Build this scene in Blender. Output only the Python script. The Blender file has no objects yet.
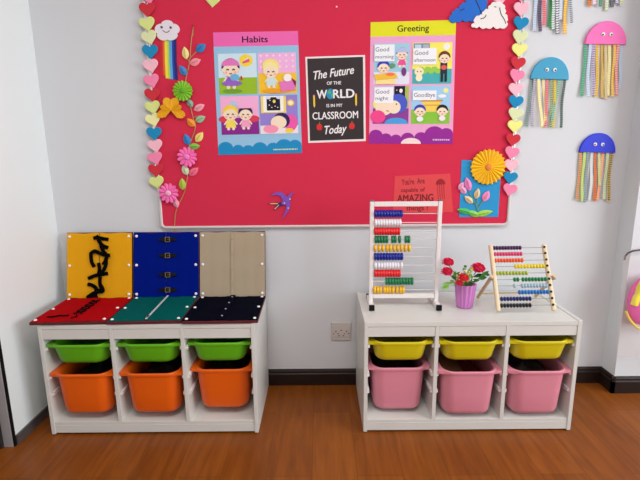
import bpy, bmesh, math, random
from mathutils import Vector, Matrix
random.seed(4)
PI = math.pi
S = bpy.context.scene
COL = S.collection

# ---------------------------------------------------------------- camera
FPX = 449.62
CP = Vector((0.064, -2.387, 1.332))
yw, pt, rl = -0.0011, 0.1995, -0.0089
CF = Vector((math.sin(yw)*math.cos(pt), math.cos(yw)*math.cos(pt), -math.sin(pt)))
r0 = Vector((math.cos(yw), -math.sin(yw), 0)); u0 = r0.cross(CF)
CR = r0*math.cos(rl) + u0*math.sin(rl); CU = -r0*math.sin(rl) + u0*math.cos(rl)
cd = bpy.data.cameras.new('camera'); cam = bpy.data.objects.new('camera', cd); COL.objects.link(cam)
cd.sensor_width = 36; cd.lens = FPX*36/640; cd.clip_start = .02
cam.matrix_world = Matrix(((CR.x, CU.x, -CF.x, CP.x), (CR.y, CU.y, -CF.y, CP.y), (CR.z, CU.z, -CF.z, CP.z), (0, 0, 0, 1)))
S.camera = cam

def wall_at(u, v, Y=0.0):
    """point of the plane y=Y seen at photo coordinate (u,v)"""
    d = CF + CR*(u-320)/FPX - CU*(v-240)/FPX
    t = (Y-CP.y)/d.y
    return CP + d*t

# ---------------------------------------------------------------- materials
def lin(c): return c/12.92 if c <= .04045 else ((c+.055)/1.055)**2.4
def rgb(c, k=1.0):
    return tuple(min(.92, lin(x/255)*k) for x in c) + (1,)
MC = {}
def mat(c, rough=.6, k=1.0, noise=.0, scale=60, bump=0, metal=0, name=None, trans=0, spec=.5, alpha=1):
    key = (tuple(c), rough, k, noise, scale, bump, metal, trans, spec, alpha)
    if key in MC: return MC[key]
    m = bpy.data.materials.new(name or 'finish'); m.use_nodes = True
    nt = m.node_tree; b = nt.nodes['Principled BSDF']
    b.inputs['Roughness'].default_value = rough; b.inputs['Metallic'].default_value = metal
    b.inputs['Specular IOR Level'].default_value = spec
    b.inputs['Transmission Weight'].default_value = trans
    b.inputs['Alpha'].default_value = alpha
    base = rgb(c, k)
    tc = nt.nodes.new('ShaderNodeTexCoord'); n = nt.nodes.new('ShaderNodeTexNoise')
    n.inputs['Scale'].default_value = scale; n.inputs['Detail'].default_value = 3
    nt.links.new(tc.outputs['Object'], n.inputs['Vector'])
    mx = nt.nodes.new('ShaderNodeMix'); mx.data_type = 'RGBA'
    nz = noise or .03
    mx.inputs[6].default_value = tuple(x*(1-nz) for x in base[:3])+(1,)
    mx.inputs[7].default_value = tuple(min(.95, x*(1+nz)) for x in base[:3])+(1,)
    nt.links.new(n.outputs['Fac'], mx.inputs[0]); nt.links.new(mx.outputs[2], b.inputs['Base Color'])
    if bump:
        bp = nt.nodes.new('ShaderNodeBump'); bp.inputs['Strength'].default_value = bump; bp.inputs['Distance'].default_value = .002
        nt.links.new(n.outputs['Fac'], bp.inputs['Height']); nt.links.new(bp.outputs['Normal'], b.inputs['Normal'])
    MC[key] = m
    return m

def paper(c): return mat(c, .7, 1.0, .03, 80, spec=.3)

def wall_mat():
    m = mat((214, 217, 220), .75, 1, .012, 3, .05, name='painted_wall', spec=.3); return m

def floor_mat():
    m = bpy.data.materials.new('laminate_floor'); m.use_nodes = True
    nt = m.node_tree; b = nt.nodes['Principled BSDF']; L = nt.links
    tc = nt.nodes.new('ShaderNodeTexCoord')
    mp = nt.nodes.new('ShaderNodeMapping'); mp.inputs['Rotation'].default_value = (0, 0, PI/2)
    mp.inputs['Location'].default_value = (.3, .07, 0)
    L.new(tc.outputs['Object'], mp.inputs['Vector'])
    br = nt.nodes.new('ShaderNodeTexBrick'); br.offset = .37
    br.inputs['Scale'].default_value = 1; br.inputs['Brick Width'].default_value = 1.25; br.inputs['Row Height'].default_value = .19
    br.inputs['Mortar Size'].default_value = .0012; br.inputs['Mortar Smooth'].default_value = .3
    br.inputs['Color1'].default_value = (0, 0, 0, 1); br.inputs['Color2'].default_value = (1, 1, 1, 1); br.inputs['Mortar'].default_value = (.2, .2, .2, 1)
    L.new(mp.outputs['Vector'], br.inputs['Vector'])
    m2 = nt.nodes.new('ShaderNodeMapping'); m2.inputs['Scale'].default_value = (16, 1.6, 1)
    L.new(tc.outputs['Object'], m2.inputs['Vector'])
    n = nt.nodes.new('ShaderNodeTexNoise'); n.inputs['Scale'].default_value = 2.2; n.inputs['Detail'].default_value = 6; n.inputs['Distortion'].default_value = .6
    L.new(m2.outputs['Vector'], n.inputs['Vector'])
    ad = nt.nodes.new('ShaderNodeMath'); ad.operation = 'MULTIPLY_ADD'; ad.inputs[1].default_value = .22
    L.new(br.outputs['Color'], ad.inputs[0])
    sc = nt.nodes.new('ShaderNodeMath'); sc.operation = 'MULTIPLY_ADD'; sc.inputs[1].default_value = .9; sc.inputs[2].default_value = -.12
    L.new(n.outputs['Fac'], sc.inputs[0]); L.new(sc.outputs[0], ad.inputs[2])
    cr = nt.nodes.new('ShaderNodeValToRGB'); e = cr.color_ramp.elements
    e[0].position = .1; e[0].color = rgb((106, 52, 14)); e[1].position = .9; e[1].color = rgb((156, 88, 28))
    L.new(ad.outputs[0], cr.inputs[0])
    mx = nt.nodes.new('ShaderNodeMix'); mx.data_type = 'RGBA'; mx.inputs[7].default_value = rgb((92, 50, 20))
    L.new(br.outputs['Fac'], mx.inputs[0]); L.new(cr.outputs[0], mx.inputs[6]); L.new(mx.outputs[2], b.inputs['Base Color'])
    b.inputs['Roughness'].default_value = .36; b.inputs['Specular IOR Level'].default_value = .22
    return m

WHITE = mat((215, 215, 209), .35, 1, .015, 8, name='white_melamine')
WHITEP = mat((236, 232, 230), .3, name='white_plastic')
BLACKP = mat((8, 8, 9), .5, spec=.2, name='black_plastic')
DARKWOOD = mat((34, 20, 15), .5, 1, .25, 30, spec=.3, name='dark_wood')
ALU = mat((160, 160, 163), .4, 1, .05, 30, metal=.2, name='aluminium')
STEEL = mat((170, 170, 172), .25, metal=.9, name='steel')
PALEWOOD = mat((226, 206, 168), .5, 1, .08, 40, name='pale_wood')

# ---------------------------------------------------------------- mesh helpers
class MB:
    def __init__(s): s.v = []; s.f = []; s.m = []; s.mats = []; s.sm = []
    def mi(s, m):
        if m not in s.mats: s.mats.append(m)
        return s.mats.index(m)
    def add(s, vs, fs, m, smooth=False):
        o = len(s.v); s.v += [Vector(v) for v in vs]; i = s.mi(m)
        for f in fs: s.f.append([a+o for a in f]); s.m.append(i); s.sm.append(smooth)
    def box(s, a, b, m, bev=0, M=None):
        bm = bmesh.new(); bmesh.ops.create_cube(bm, size=1)
        a = Vector(a); b = Vector(b)
        for v in bm.verts: v.co = Vector(((a[i]+b[i])/2 + v.co[i]*(b[i]-a[i])) for i in range(3))
        if bev: bmesh.ops.bevel(bm, geom=bm.edges[:], offset=bev, segments=2, affect='EDGES', profile=.5)
        if M: bmesh.ops.transform(bm, matrix=M, verts=bm.verts)
        s.frombm(bm, m)
    def frombm(s, bm, m, smooth=False):
        bm.verts.index_update()
        s.add([v.co.copy() for v in bm.verts], [[v.index for v in f.verts] for f in bm.faces], m, smooth); bm.free()
    def loft(s, rings, m, cap0=False, cap1=False, smooth=True, closed=True):
        n = len(rings[0]); vs = [v for r in rings for v in r]; fs = []
        for k in range(len(rings)-1):
            for i in range(n if closed else n-1):
                j = (i+1) % n; fs.append([k*n+i, k*n+j, (k+1)*n+j, (k+1)*n+i])
        s.add(vs, fs, m, smooth)
        if cap0: s.add(rings[0], [list(range(n))[::-1]], m)
        if cap1: s.add(rings[-1], [list(range(n))], m)
    def tube(s, pts, r, m, n=8, cap=True, r1=None):
        pts = [Vector(p) for p in pts]; rings = []; N = len(pts)
        up = Vector((0, 0, 1))
        for k, p in enumerate(pts):
            d = (pts[min(k+1, N-1)]-pts[max(k-1, 0)]).normalized()
            a = d.cross(up if abs(d.dot(up)) < .95 else Vector((0, 1, 0))).normalized(); b = d.cross(a)
            rr = r if r1 is None else r+(r1-r)*k/(N-1)
            rings.append([p + a*rr*math.cos(t*2*PI/n) + b*rr*math.sin(t*2*PI/n) for t in range(n)])
        s.loft(rings, m, cap, cap)
    def ribbon(s, pts, w, m, t=.0012):
        """flat band facing -y following pts (world), with thickness"""
        pts = [Vector(p) for p in pts]; N = len(pts); rings = []
        for k, p in enumerate(pts):
            d = pts[min(k+1, N-1)]-pts[max(k-1, 0)]
            a = d.cross(Vector((0, 1, 0)))
            a = a.normalized() if a.length > 1e-9 else Vector((1, 0, 0))
            y = Vector((0, t/2, 0))
            rings.append([p-a*w/2-y, p+a*w/2-y, p+a*w/2+y, p-a*w/2+y])
        s.loft(rings, m, True, True, smooth=False)
    def prism(s, poly, y0, y1, m, side=None):
        """poly: list of (x,z); front at y0 back at y1"""
        n = len(poly)
        s.add([(x, y0, z) for x, z in poly], [list(range(n))], m)
        vs = [(x, y0, z) for x, z in poly]+[(x, y1, z) for x, z in poly]
        s.add(vs, [[i, (i+1) % n, n+(i+1) % n, n+i] for i in range(n)], side or m)
        s.add([(x, y1, z) for x, z in poly], [list(range(n))[::-1]], side or m)
    def ball(s, c, r, m, sc=(1, 1, 1), u=12, w=8):
        bm = bmesh.new(); bmesh.ops.create_uvsphere(bm, u_segments=u, v_segments=w, radius=r)
        for v in bm.verts: v.co = Vector(c)+Vector((v.co.x*sc[0], v.co.y*sc[1], v.co.z*sc[2]))
        s.frombm(bm, m, True)
    def build(s, name, parent=None, origin=None):
        me = bpy.data.meshes.new(name)
        if parent is None and origin is None:
            xs = [Vector((min(v[i] for v in s.v), max(v[i] for v in s.v), 0)) for i in range(3)]
            origin = Vector(((xs[0][0]+xs[0][1])/2, (xs[1][0]+xs[1][1])/2, xs[2][0]))
        o = bpy.data.objects.new(name, me)
        off = Vector((0, 0, 0))
        if origin is not None: off = Vector(origin)
        me.from_pydata([tuple(v-off) for v in s.v], [], s.f)
        for m in s.mats: me.materials.append(m)
        me.polygons.foreach_set('material_index', s.m); me.polygons.foreach_set('use_smooth', s.sm)
        bm = bmesh.new(); bm.from_mesh(me); bmesh.ops.recalc_face_normals(bm, faces=bm.faces[:]) if not getattr(s, 'flat', False) else None
        bm.to_mesh(me); bm.free(); me.update()
        COL.objects.link(o)
        if parent: o.parent = parent
        else: o.location = off
        return o

def tag(o, label, cat, group=None, kind=None):
    o['label'] = label; o['category'] = cat
    if group: o['group'] = group
    if kind: o['kind'] = kind
    return o
def thing(name, loc, label, cat, group=None, rz=0):
    o = bpy.data.objects.new(name, None); COL.objects.link(o); o.location = loc; o.rotation_euler = (0, 0, rz)
    o.empty_display_size = .05
    return tag(o, label, cat, group)
def struct(name, mb):
    o = mb.build(name); o['kind'] = 'structure'; return o
def part_world(mb, name, root, label=None):
    """mesh given in world coordinates, parented under an unrotated root"""
    o = mb.build(name, root, origin=root.location)
    if label: o['label'] = label
    return o
def dup_under(o, parent, loc=None):
    c = o.copy(); COL.objects.link(c); c.parent = parent
    if loc is not None: c.location = loc
    return c

def circ(cx, cz, rx, rz=None, n=20, a0=0, a1=2*PI):
    rz = rx if rz is None else rz
    full = abs(a1-a0-2*PI) < 1e-6
    k = n if full else n+1
    return [(cx+rx*math.cos(a0+(a1-a0)*i/n), cz+rz*math.sin(a0+(a1-a0)*i/n)) for i in range(k)]

# ---------------------------------------------------------------- room shell
XL, XR, YB, ZC = -1.354, 3.9, -4.6, 2.75
WM = wall_mat()
XF = -2.2
m = MB(); m.box((XF-.1, YB-.1, -.1), (XR+.1, .1, 0), floor_mat()); struct('floor', m)
m = MB(); m.box((XF-.1, YB-.1, ZC), (XR+.1, .1, ZC+.1), mat((235, 235, 235), .8)); struct('ceiling', m)
m = MB(); m.box((XF-.1, 0, 0), (XR+.1, .1, ZC), WM); struct('wall_back', m)
m = MB(); m.box((XL-.045, -.53, 0), (XL, 0, ZC), mat((232, 238, 238), .5, 1, .01, 3, name='white_panel', spec=.3)); struct('wall_left', m)
m = MB(); m.box((XF-.1, YB, 0), (XF, 0, ZC), WM); struct('wall_side', m)
m = MB(); m.box((XF-.1, YB-.1, 0), (XR+.1, YB, ZC), WM); struct('wall_front', m)
# right wall with a window opening
wy0, wy1, wz0, wz1 = -3.6, -.8, .85, 2.35
m = MB()
m.box((XR, YB, 0), (XR+.1, 0, wz0), WM); m.box((XR, YB, wz1), (XR+.1, 0, ZC), WM)
m.box((XR, YB, wz0), (XR+.1, wy0, wz1), WM); m.box((XR, wy1, wz0), (XR+.1, 0, wz1), WM)
struct('wall_right', m)
m = MB(); fr = WHITEP
for a, b in (((wy0, wz0), (wy1, wz0+.05)), ((wy0, wz1-.05), (wy1, wz1)), ((wy0, wz0), (wy0+.05, wz1)), ((wy1-.05, wz0), (wy1, wz1)), ((-2.12, wz0), (-2.07, wz1))):
    m.box((XR+.03, a[0], a[1]), (XR+.08, b[0], b[1]), fr)
struct('window_1', m)
# pier on the right
PX0, PY = 1.672, -.115
m = MB(); m.box((PX0, PY, 0), (2.15, 0, ZC), WM); struct('wall_pier', m)
# skirting boards (moulded profile)
def skirt(name, p0, p1, nrm):
    p0 = Vector((*p0, 0)); p1 = Vector((*p1, 0)); n = Vector((*nrm, 0)); prof = [(0, 0), (.016, 0), (.016, .068), (.011, .074), (.011, .084), (.006, .093), (0, .095)]
    m = MB(); m.loft([[p+n*a+Vector((0, 0, b)) for a, b in prof] for p in (p0, p1)], DARKWOOD, True, True, smooth=False)
    struct(name, m)
skirt('baseboard_back', (XL, 0), (PX0, 0), (0, -1))
skirt('baseboard_pier', (PX0-.016, PY), (2.15, PY), (0, -1))
skirt('baseboard_right', (PX0, 0), (PX0, PY-.016), (-1, 0))
m = MB(); m.box((XL, -.53, 0), (XL+.010, -.016, .048), mat((76, 72, 72), .4, 1, .06)); struct('baseboard_left', m)
# aluminium jamb on the left wall; dark panel added for the dark room beyond
m = MB(); m.box((XL-.046, -.548, 0), (XL-.003, -.5305, ZC), ALU, .002)
m.box((XL-.003, -.545, 0), (XL+.003, -.531, ZC), BLACKP)
jo = struct('trim_1', m)
m = MB(); m.box((XF, -.56, .002), (XL-.0465, -.52, ZC-.002), mat((40, 36, 36), .4)); struct('dark_panel_1', m)

# ---------------------------------------------------------------- storage units
W, D, H = .99, .44, .56
T = .018
COLW = (W-4*T)/3
def make_unit(x, gap, label, rz=0):
    r = thing('storage_unit', (x+W/2, -gap-D/2, 0), label, 'shelf', 'white storage units against the wall', rz)
    y0, y1 = -D/2, D/2
    for k in range(2):
        m = MB(); sx = -W/2 if k == 0 else W/2-T
        m.box((sx, y0, .004), (sx+T, y1, H), WHITE, .0015); m.build('side_panel', r)
        m = MB(); m.box((sx+.003, y0+.01, 0), (sx+T-.003, y1-.01, .004), mat((90, 85, 80), .6)); m.build('glide', r)
    xs = []
    for k in range(2):
        sx = -W/2+T+COLW+k*(COLW+T)
        m = MB(); m.box((sx, y0+.0015, .0665), (sx+T, y1, H-.0245), WHITE, .001); m.build('divider', r)
    m = MB(); m.box((-W/2+T, y0+.001, H-.024), (W/2-T, y1, H-.003), WHITE, .001); m.build('top_board', r)
    for k in range(3):
        hx_ = -W/2+T+k*(COLW+T); m = MB(); m.box((hx_+.0006, y0+.003, .487), (hx_+COLW-.0006, y0+.02, H-.0255), WHITE, .001); m.build('header_rail', r)
    m = MB(); m.box((-W/2+T, y0+.004, .05), (W/2-T, y1, .066), WHITE, .001); m.build('bottom_shelf', r)
    m = MB(); m.box((-W/2+T, y0+.003, .01), (W/2-T, y0+.02, .0495), WHITE, .001); m.build('plinth', r)
    m = MB(); m.box((-W/2+T, y1-.006, .067), (W/2-T, y1-.001, H-.025), mat((150, 140, 135), .6)); m.build('back_panel', r)
    first = {}
    for c in range(3):
        cx = -W/2+T+COLW/2+c*(COLW+T)
        for z in (.444, .3, .215):
            for sgn in (-1, 1):
                if sgn not in first:
                    m = MB()
                    m.box((-.0045*1, y0+.012, -.004), (.0045, y1-.03, 0), WHITEP, .001)
                    m.box((-.0045, y0+.012, -.016), (.0045, y1-.03, -.012), WHITEP, .001)
                    m.box((-.0045, y0+.012, -.016), (.0045, y0+.018, 0), WHITEP, .001)
                    o = m.build('runner', r); first[sgn] = o
                else: o = dup_under(first[sgn], r)
                o.location = (cx+sgn*(COLW/2-.0046), 0, z)
    return r
uL = make_unit(-1.2299, .020, 'white storage unit with green and orange tubs, topped with cloth frames')
uR = make_unit(.2609, .02, 'white storage unit with yellow and pink tubs, topped with two abaci')

def rrect(hx, hy, r, z, n=6, bow=0):
    pts = []
    for qx, qy, a in ((1, 1, 0), (-1, 1, PI/2), (-1, -1, PI), (1, -1, 3*PI/2)):
        for i in range(n+1):
            t = a+PI/2*i/n
            x = qx*(hx-r)+r*math.cos(t); y = qy*(hy-r)+r*math.sin(t)
            pts.append(Vector((x, y, z)))
    return pts
def tub_mesh(h, mt, depth=.375):
    m = MB(); hx, hy = .1275, depth/2
    tp = .012 if h > .15 else .011
    r = .055
    def R(k, z, e=0): return rrect(hx-tp*(1-k)-e, hy-tp*(1-k)-e, max(.012, r-e), z)
    rings = [rrect(hx-tp-.022, hy-tp-.022, .035, 0), rrect(hx-tp-.010, hy-tp-.010, .045, .0025), rrect(hx-tp-.003, hy-tp-.003, .052, .010),
             R(.1, .024), R(.5, h*.5), R(.93, h-.026)]
    # rim turned outwards and down, then inside wall
    rings += [rrect(hx+.000, hy+.0, r, h-.02), rrect(hx+.003, hy+.003, r, h-.014), rrect(hx+.0045, hy+.0045, r, h-.004), rrect(hx+.002, hy+.002, r, h), rrect(hx-.002, hy-.002, r, h), rrect(hx-.004, hy-.004, r, h-.004)]
    rings += [R(.93, h-.026, .004), R(.5, h*.5, .004), R(.1, .024, .004), rrect(hx-tp-.016, hy-tp-.016, .04, .007), rrect(hx-tp-.03, hy-tp-.03, .03, .0045)]
    m.loft(rings, mt, True, True)
    return m, hx, hy
def flange_mesh(h, mt, hx, hy, sgn):
    """runner flange down one side: wide at both ends, swept into the rim"""
    m = MB(); n = 14; top = []; bot = []
    ins = hx-.002; out = COLW/2-.003
    yl = hy-.002
    outer = []
    for i in range(n+1):
        t = i/n; y = -yl+2*yl*t
        outer.append((out, y))
    # round the two outside corners
    poly = [(ins-.045, -yl+.001), (ins-.02, -yl+.004), (ins-.004, -yl+.009), (out-.004, -yl+.012), (out, -yl+.017), (out, yl-.024), (out-.006, yl-.018), (ins-.004, yl-.012), (ins-.02, yl-.004)]
    inner = [(ins-.002, yl-.05), (ins, yl-.075), (ins, -yl+.075), (ins-.002, -yl+.05), (ins-.012, -yl+.028), (ins-.03, -yl+.012)]
    inner = [(ins-.012, yl-.028)] + inner
    P = poly+inner
    if sgn < 0: P = [(-x, y) for x, y in P]
    k = len(P)
    z1, z0 = h-.003, h-.0165
    m.add([(x, y, z1) for x, y in P]+[(x, y, z0) for x, y in P],
          [list(range(k)), list(range(k, 2*k))[::-1]] + [[i, (i+1) % k, k+(i+1) % k, k+i] for i in range(k)], mt)
    return m
TUBM = {'green': mat((96, 178, 22), .38, 1, .02, 20, name='green_plastic'), 'orange': mat((236, 98, 8), .42, 1, .02, 20, name='orange_plastic'),
        'yellow': mat((210, 194, 16), .38, 1, .02, 20, name='yellow_plastic'), 'pink': mat((222, 139, 157), .42, 1, .02, 20, name='pink_plastic')}
PROTO = {}
def tub(color, big, unit, c, dy, label, zo=0):
    h = (.228 if color == 'pink' else .212) if big else .100
    z = (.3+.0005 if big else .444+.0005) - (h-.0165) + zo
    cx = unit.location.x - W/2+T+COLW/2+c*(COLW+T)
    y = unit.location.y - D/2 + .004 + .1905 + dy
    r = thing('storage_tub', (cx, y, z), label, 'storage tub', ('deep ' if big else 'shallow ')+color+' tubs')
    key = (color, big)
    if key not in PROTO:
        m, hx, hy = tub_mesh(h, TUBM[color]); a = m.build('tub_body', r)
        b1 = flange_mesh(h, TUBM[color], hx, hy, -1).build('flange', r); b2 = flange_mesh(h, TUBM[color], hx, hy, 1).build('flange', r)
        PROTO[key] = (a, b1, b2)
    else:
        for o in PROTO[key]: dup_under(o, r)
    return r
pos = ['left', 'middle', 'right']
for c in range(3):
    tub('green', False, uL, c, (-.008, -.005, .004)[c], 'shallow green plastic tub in the %s bay, above an orange tub' % pos[c])
    tub('orange', True, uL, c, (-.012, -.010, .026)[c], ('deep orange plastic tub in the left bay, nearest the white wall', 'deep orange plastic tub in the middle bay under a green tub', 'deep orange plastic tub in the right bay, pushed in furthest')[c])
    tub('yellow', False, uR, c, (-.006, -.010, -.01)[c], 'shallow yellow plastic tub in the %s bay, above a pink tub' % pos[c])
    tub('pink', True, uR, c, (.026, -.018, -.018)[c], ('deep pink plastic tub in the left bay, pushed in furthest', 'deep pink plastic tub in the middle bay with brown contents', 'deep pink plastic tub in the right bay under a yellow tub')[c])
# dark filler heaps added for shaded tub interiors; boxes in the middle pink tub
cx = uR.location.x
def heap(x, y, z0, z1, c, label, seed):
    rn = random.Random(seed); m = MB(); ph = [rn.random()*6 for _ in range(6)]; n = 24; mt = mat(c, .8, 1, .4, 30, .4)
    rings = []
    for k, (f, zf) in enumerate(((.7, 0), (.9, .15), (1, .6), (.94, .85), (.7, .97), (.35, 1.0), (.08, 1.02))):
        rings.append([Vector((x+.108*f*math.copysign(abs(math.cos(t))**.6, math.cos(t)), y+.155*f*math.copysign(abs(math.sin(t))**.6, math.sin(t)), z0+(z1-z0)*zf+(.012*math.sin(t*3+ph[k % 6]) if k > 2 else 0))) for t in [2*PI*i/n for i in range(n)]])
    m.loft(rings, mt, True, True); return tag(m.build('dark_filler'), label, 'dark filler')
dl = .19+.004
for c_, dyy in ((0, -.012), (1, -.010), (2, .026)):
    heap(uL.location.x-W/2+T+COLW/2+c_*(COLW+T), uL.location.y-D/2+dl+dyy, .113, .262, (30, 24, 20), 'added dark filler for the shade inside the deep orange tub of the %s bay' % pos[c_], c_)
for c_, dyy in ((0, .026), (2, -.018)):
    heap(uR.location.x-W/2+T+COLW/2+c_*(COLW+T), uR.location.y-D/2+dl+dyy, .1, .268, (34, 28, 24), 'added dark filler for the dim contents inside the deep pink tub of the %s bay' % pos[c_], 5+c_)
m = MB(); m.box((cx-.095, -.40, .096), (cx+.0, -.17, .262), mat((120, 84, 50), .7, 1, .3, 25), .003); tag(m.build('cardboard_box'), 'brown cardboard box inside the middle pink tub', 'box')
m = MB(); m.box((cx+.01, -.39, .096), (cx+.09, -.2, .245), mat((110, 28, 40), .6, 1, .1, 25), .004); tag(m.build('maroon_box'), 'maroon box inside the middle pink tub beside brown box', 'box')

# ---------------------------------------------------------------- dressing frames
FW = .349
def frame_root(x0, z0, lie, label, w=FW):
    """local frame: x across, z up the frame face, face towards -y, thickness 0..+.02"""
    r = thing('dressing_frame', (x0, 0, 0), label, 'dressing frame', 'cloth dressing frames on the left unit')
    return r
MAROON = mat((92, 22, 30), .5, 1, .1, 30, name='maroon_wood')
TACK = mat((240, 238, 236), .3, name='white_tack')
def cloth(c, sc=500): return mat(c, .9, 1, .08, sc, .25, spec=.03)
tackmesh = None
def make_frame(color, label, width=FW, length=.352):
    global tackmesh
    r = thing('dressing_frame', (0, 0, 0), label, 'dressing frame', 'cloth dressing frames on the left unit')
    t = .012; b = .026
    # wooden frame
    m = MB()
    for a, c in (((0, 0), (b, length)), ((width-b, 0), (width, length)), ((b, 0), (width-b, b)), ((b, length-b), (width-b, length))):
        m.box((a[0], 0, a[1]), (c[0], t, c[1]), MAROON, .002)
    m.build('wooden_frame', r)
    cm = cloth(color)
    # two cloth panels meeting in the centre, slightly wavy
    for k in range(2):
        m = MB(); xa, xb = (.002, width/2-.0015) if k == 0 else (width/2+.0015, width-.002)
        n, q = 8, 12
        def sh(i, j, o):
            x = xa+(xb-xa)*i/n; z = .004+(length-.008)*j/q
            mid = 1-abs((x-width/2)/(width/2)); y = -.0025-.003*math.sin(j*1.3+k)*mid*.6 - .001*math.sin(i*2)
            z += .002*math.sin(i*1.1+k*2) if j in (0, q) else 0
            return Vector((x, y+o, z))
        m.loft([[sh(i, j, 0) for i in range(n+1)] for j in range(q+1)], cm, closed=False)
        m.loft([[sh(i, j, .0015) for i in range(n+1)] for j in range(q+1)], cm, closed=False)
        bd = [(i, 0) for i in range(n+1)]+[(n, j) for j in range(1, q+1)]+[(i, q) for i in range(n-1, -1, -1)]+[(0, j) for j in range(q-1, 0, -1)]
        m.loft([[sh(i, j, 0) for i, j in bd], [sh(i, j, .0015) for i, j in bd]], cm, smooth=False)
        m.build('cloth_panel', r)
    for x in (.017, width-.017):
        for z in (.022, length*.5, length-.022):
            if tackmesh is None:
                mm = MB(); mm.loft([[Vector((rr*math.cos(a*PI/6), yy, rr*math.sin(a*PI/6))) for a in range(12)] for rr, yy in ((.0075, 0), (.0072, -.003), (.005, -.0048), (.001, -.0055))], TACK, True, True)
                o = mm.build('tack', r); tackmesh = o
            else: o = dup_under(tackmesh, r)
            o.location = (x, -.0035, z)
            o.hide_render = False
    return r
def place_up(r, x, base_y, lean, zoff=0, rot=0):
    r.location = (x, base_y, .5602+zoff); r.rotation_euler = (-lean, rot, 0)
def place_flat(r, pfl, rz=0, z=.5602):
    # front-left corner of the lying frame, face up (thickness downwards)
    r.location = (pfl[0], pfl[1], z+.0125); r.rotation_euler = (-PI/2, 0, rz)
lean = .215
BY = -.104
fy = make_frame((226, 162, 26), 'yellow cloth frame with black ribbon bows leaning on the wall')
fb = make_frame((3, 24, 122), 'royal blue cloth frame with four small buckles, leaning upright')
fg = make_frame((172, 156, 132), 'beige cloth frame with centre seam, leaning upright below the pinboard')
place_up(fy, -1.288, BY, lean, .0028); place_up(fb, -.932, BY, lean, .0028); place_up(fg, -.58, BY, lean, .0028)
fr_ = make_frame((172, 8, 16), 'red cloth frame with black lacing lying on the unit', .345, .339)
fn = make_frame((3, 88, 84), 'teal cloth frame with white zip lying on the unit', .335, .345)
fs = make_frame((7, 10, 24), 'navy cloth frame with small snap fasteners lying on the unit', .345, .348)
place_flat(fr_, (-1.258, -.468), .03); place_flat(fn, (-.908, -.466), .03); place_flat(fs, (-.568, -.468), .015)
# --- bows on the yellow frame (local coords)
BLK = mat((6, 5, 7), .8, spec=.05, name='black_ribbon')
cxl = FW/2
def fpt(u, v):     # photo coordinate near the yellow frame to local frame coordinates
    w = wall_at(u, v, -.06); return (w.x+1.288+.011, (w.z-.5602)/math.cos(lean))
def band(mb, pts, w, yb=-.012, mt=BLK):
    P = [Vector((fpt(*p)[0], yb-.003*math.sin(i*1.7), fpt(*p)[1])) for i, p in enumerate(pts)]
    # resample smooth
    out = []
    for i in range(len(P)-1):
        a = P[max(i-1, 0)]; b = P[i]; c = P[i+1]; d = P[min(i+2, len(P)-1)]
        for k in range(5):
            t = k/5; out.append(.5*((2*b)+(c-a)*t+(2*a-5*b+4*c-d)*t*t+(3*b-a-3*c+d)*t**3))
    out.append(P[-1]); mb.ribbon(out, w, mt, .0015)
bows = [
    [[(90, 240), (94, 239), (99, 240), (105, 241)], [(93, 237), (97, 243), (101, 247), (106, 249)], [(94, 238), (99, 245), (104, 250)]],
    [[(89, 254), (91, 262), (94, 267)], [(89, 255), (93, 252), (98, 254), (104, 256), (109, 256)], [(99, 246), (102, 252), (106, 257), (103, 265)]],
    [[(89, 278), (96, 275), (102, 274), (108, 273)], [(98, 263), (100, 269), (99, 275)], [(105, 258), (106, 266), (101, 275)]],
    [[(89, 283), (94, 284), (98, 287), (100, 292)], [(101, 276), (102, 283), (105, 289)], [(103, 284), (106, 289), (101, 289)]],
    [[(90, 295.5), (95, 292), (100, 290), (105, 290)], [(98, 286), (99, 291), (96, 296)], [(90, 295.5), (96, 296), (101, 294)]]]
for i, bw in enumerate(bows):
    m = MB()
    for k, pts in enumerate(bw): band(m, pts, .0195, -.010-.0035*k)
    kx, kz = fpt(*bw[0][len(bw[0])//2])
    m.ball((kx, -.014, kz), .009, BLK, (1, .7, 1))
    m.build('ribbon_bow', fy, )['label'] = 'black ribbon bow'
# --- buckles on the blue frame
GOLD = mat((130, 112, 72), .4, metal=.6, name='brass')
for i, z in enumerate((.044, .124, .226, .311)):
    m = MB(); m.box(((cxl+.010)-.040, -.010, z-.010), ((cxl+.010)+.040, -.0062, z+.010), BLACKP, .002)
    m.box(((cxl+.010)-.050, -.009, z-.006), ((cxl+.010)-.040, -.0062, z+.006), BLACKP, .001); m.box(((cxl+.010)+.040, -.009, z-.006), ((cxl+.010)+.048, -.0062, z+.006), BLACKP, .001)
    s = m.build('strap', fb); s['label'] = 'black strap'
    m = MB(); R1, R0 = .0135, .0095
    for a, b in (((-R1, -R1), (-R0, R1)), ((R0, -R1), (R1, R1)), ((-R0, R0), (R0, R1)), ((-R0, -R1), (R0, -R0))):
        m.box(((cxl+.010)+a[0], -.0135, z+a[1]), ((cxl+.010)+b[0], -.0105, z+b[1]), GOLD, .0008)
    m.box(((cxl+.010)-.001, -.0145, z-.001), ((cxl+.010)+.0125, -.0125, z+.001), GOLD)
    m.build('buckle', s)
cxb = cxl
# --- beige placket with small hooks
m = MB(); m.box((cxl-.006, -.0078, .006), (cxl+.006, -.0062, .346), cloth((176, 161, 137)), .0006); m.build('placket', fg)
for z in (.07, .15, .23, .31):
    m = MB(); m.box((cxl-.005, -.0125, z-.003), (cxl+.006, -.0098, z+.003), mat((160, 144, 118), .5), .0008); m.build('hook', fg)
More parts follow.
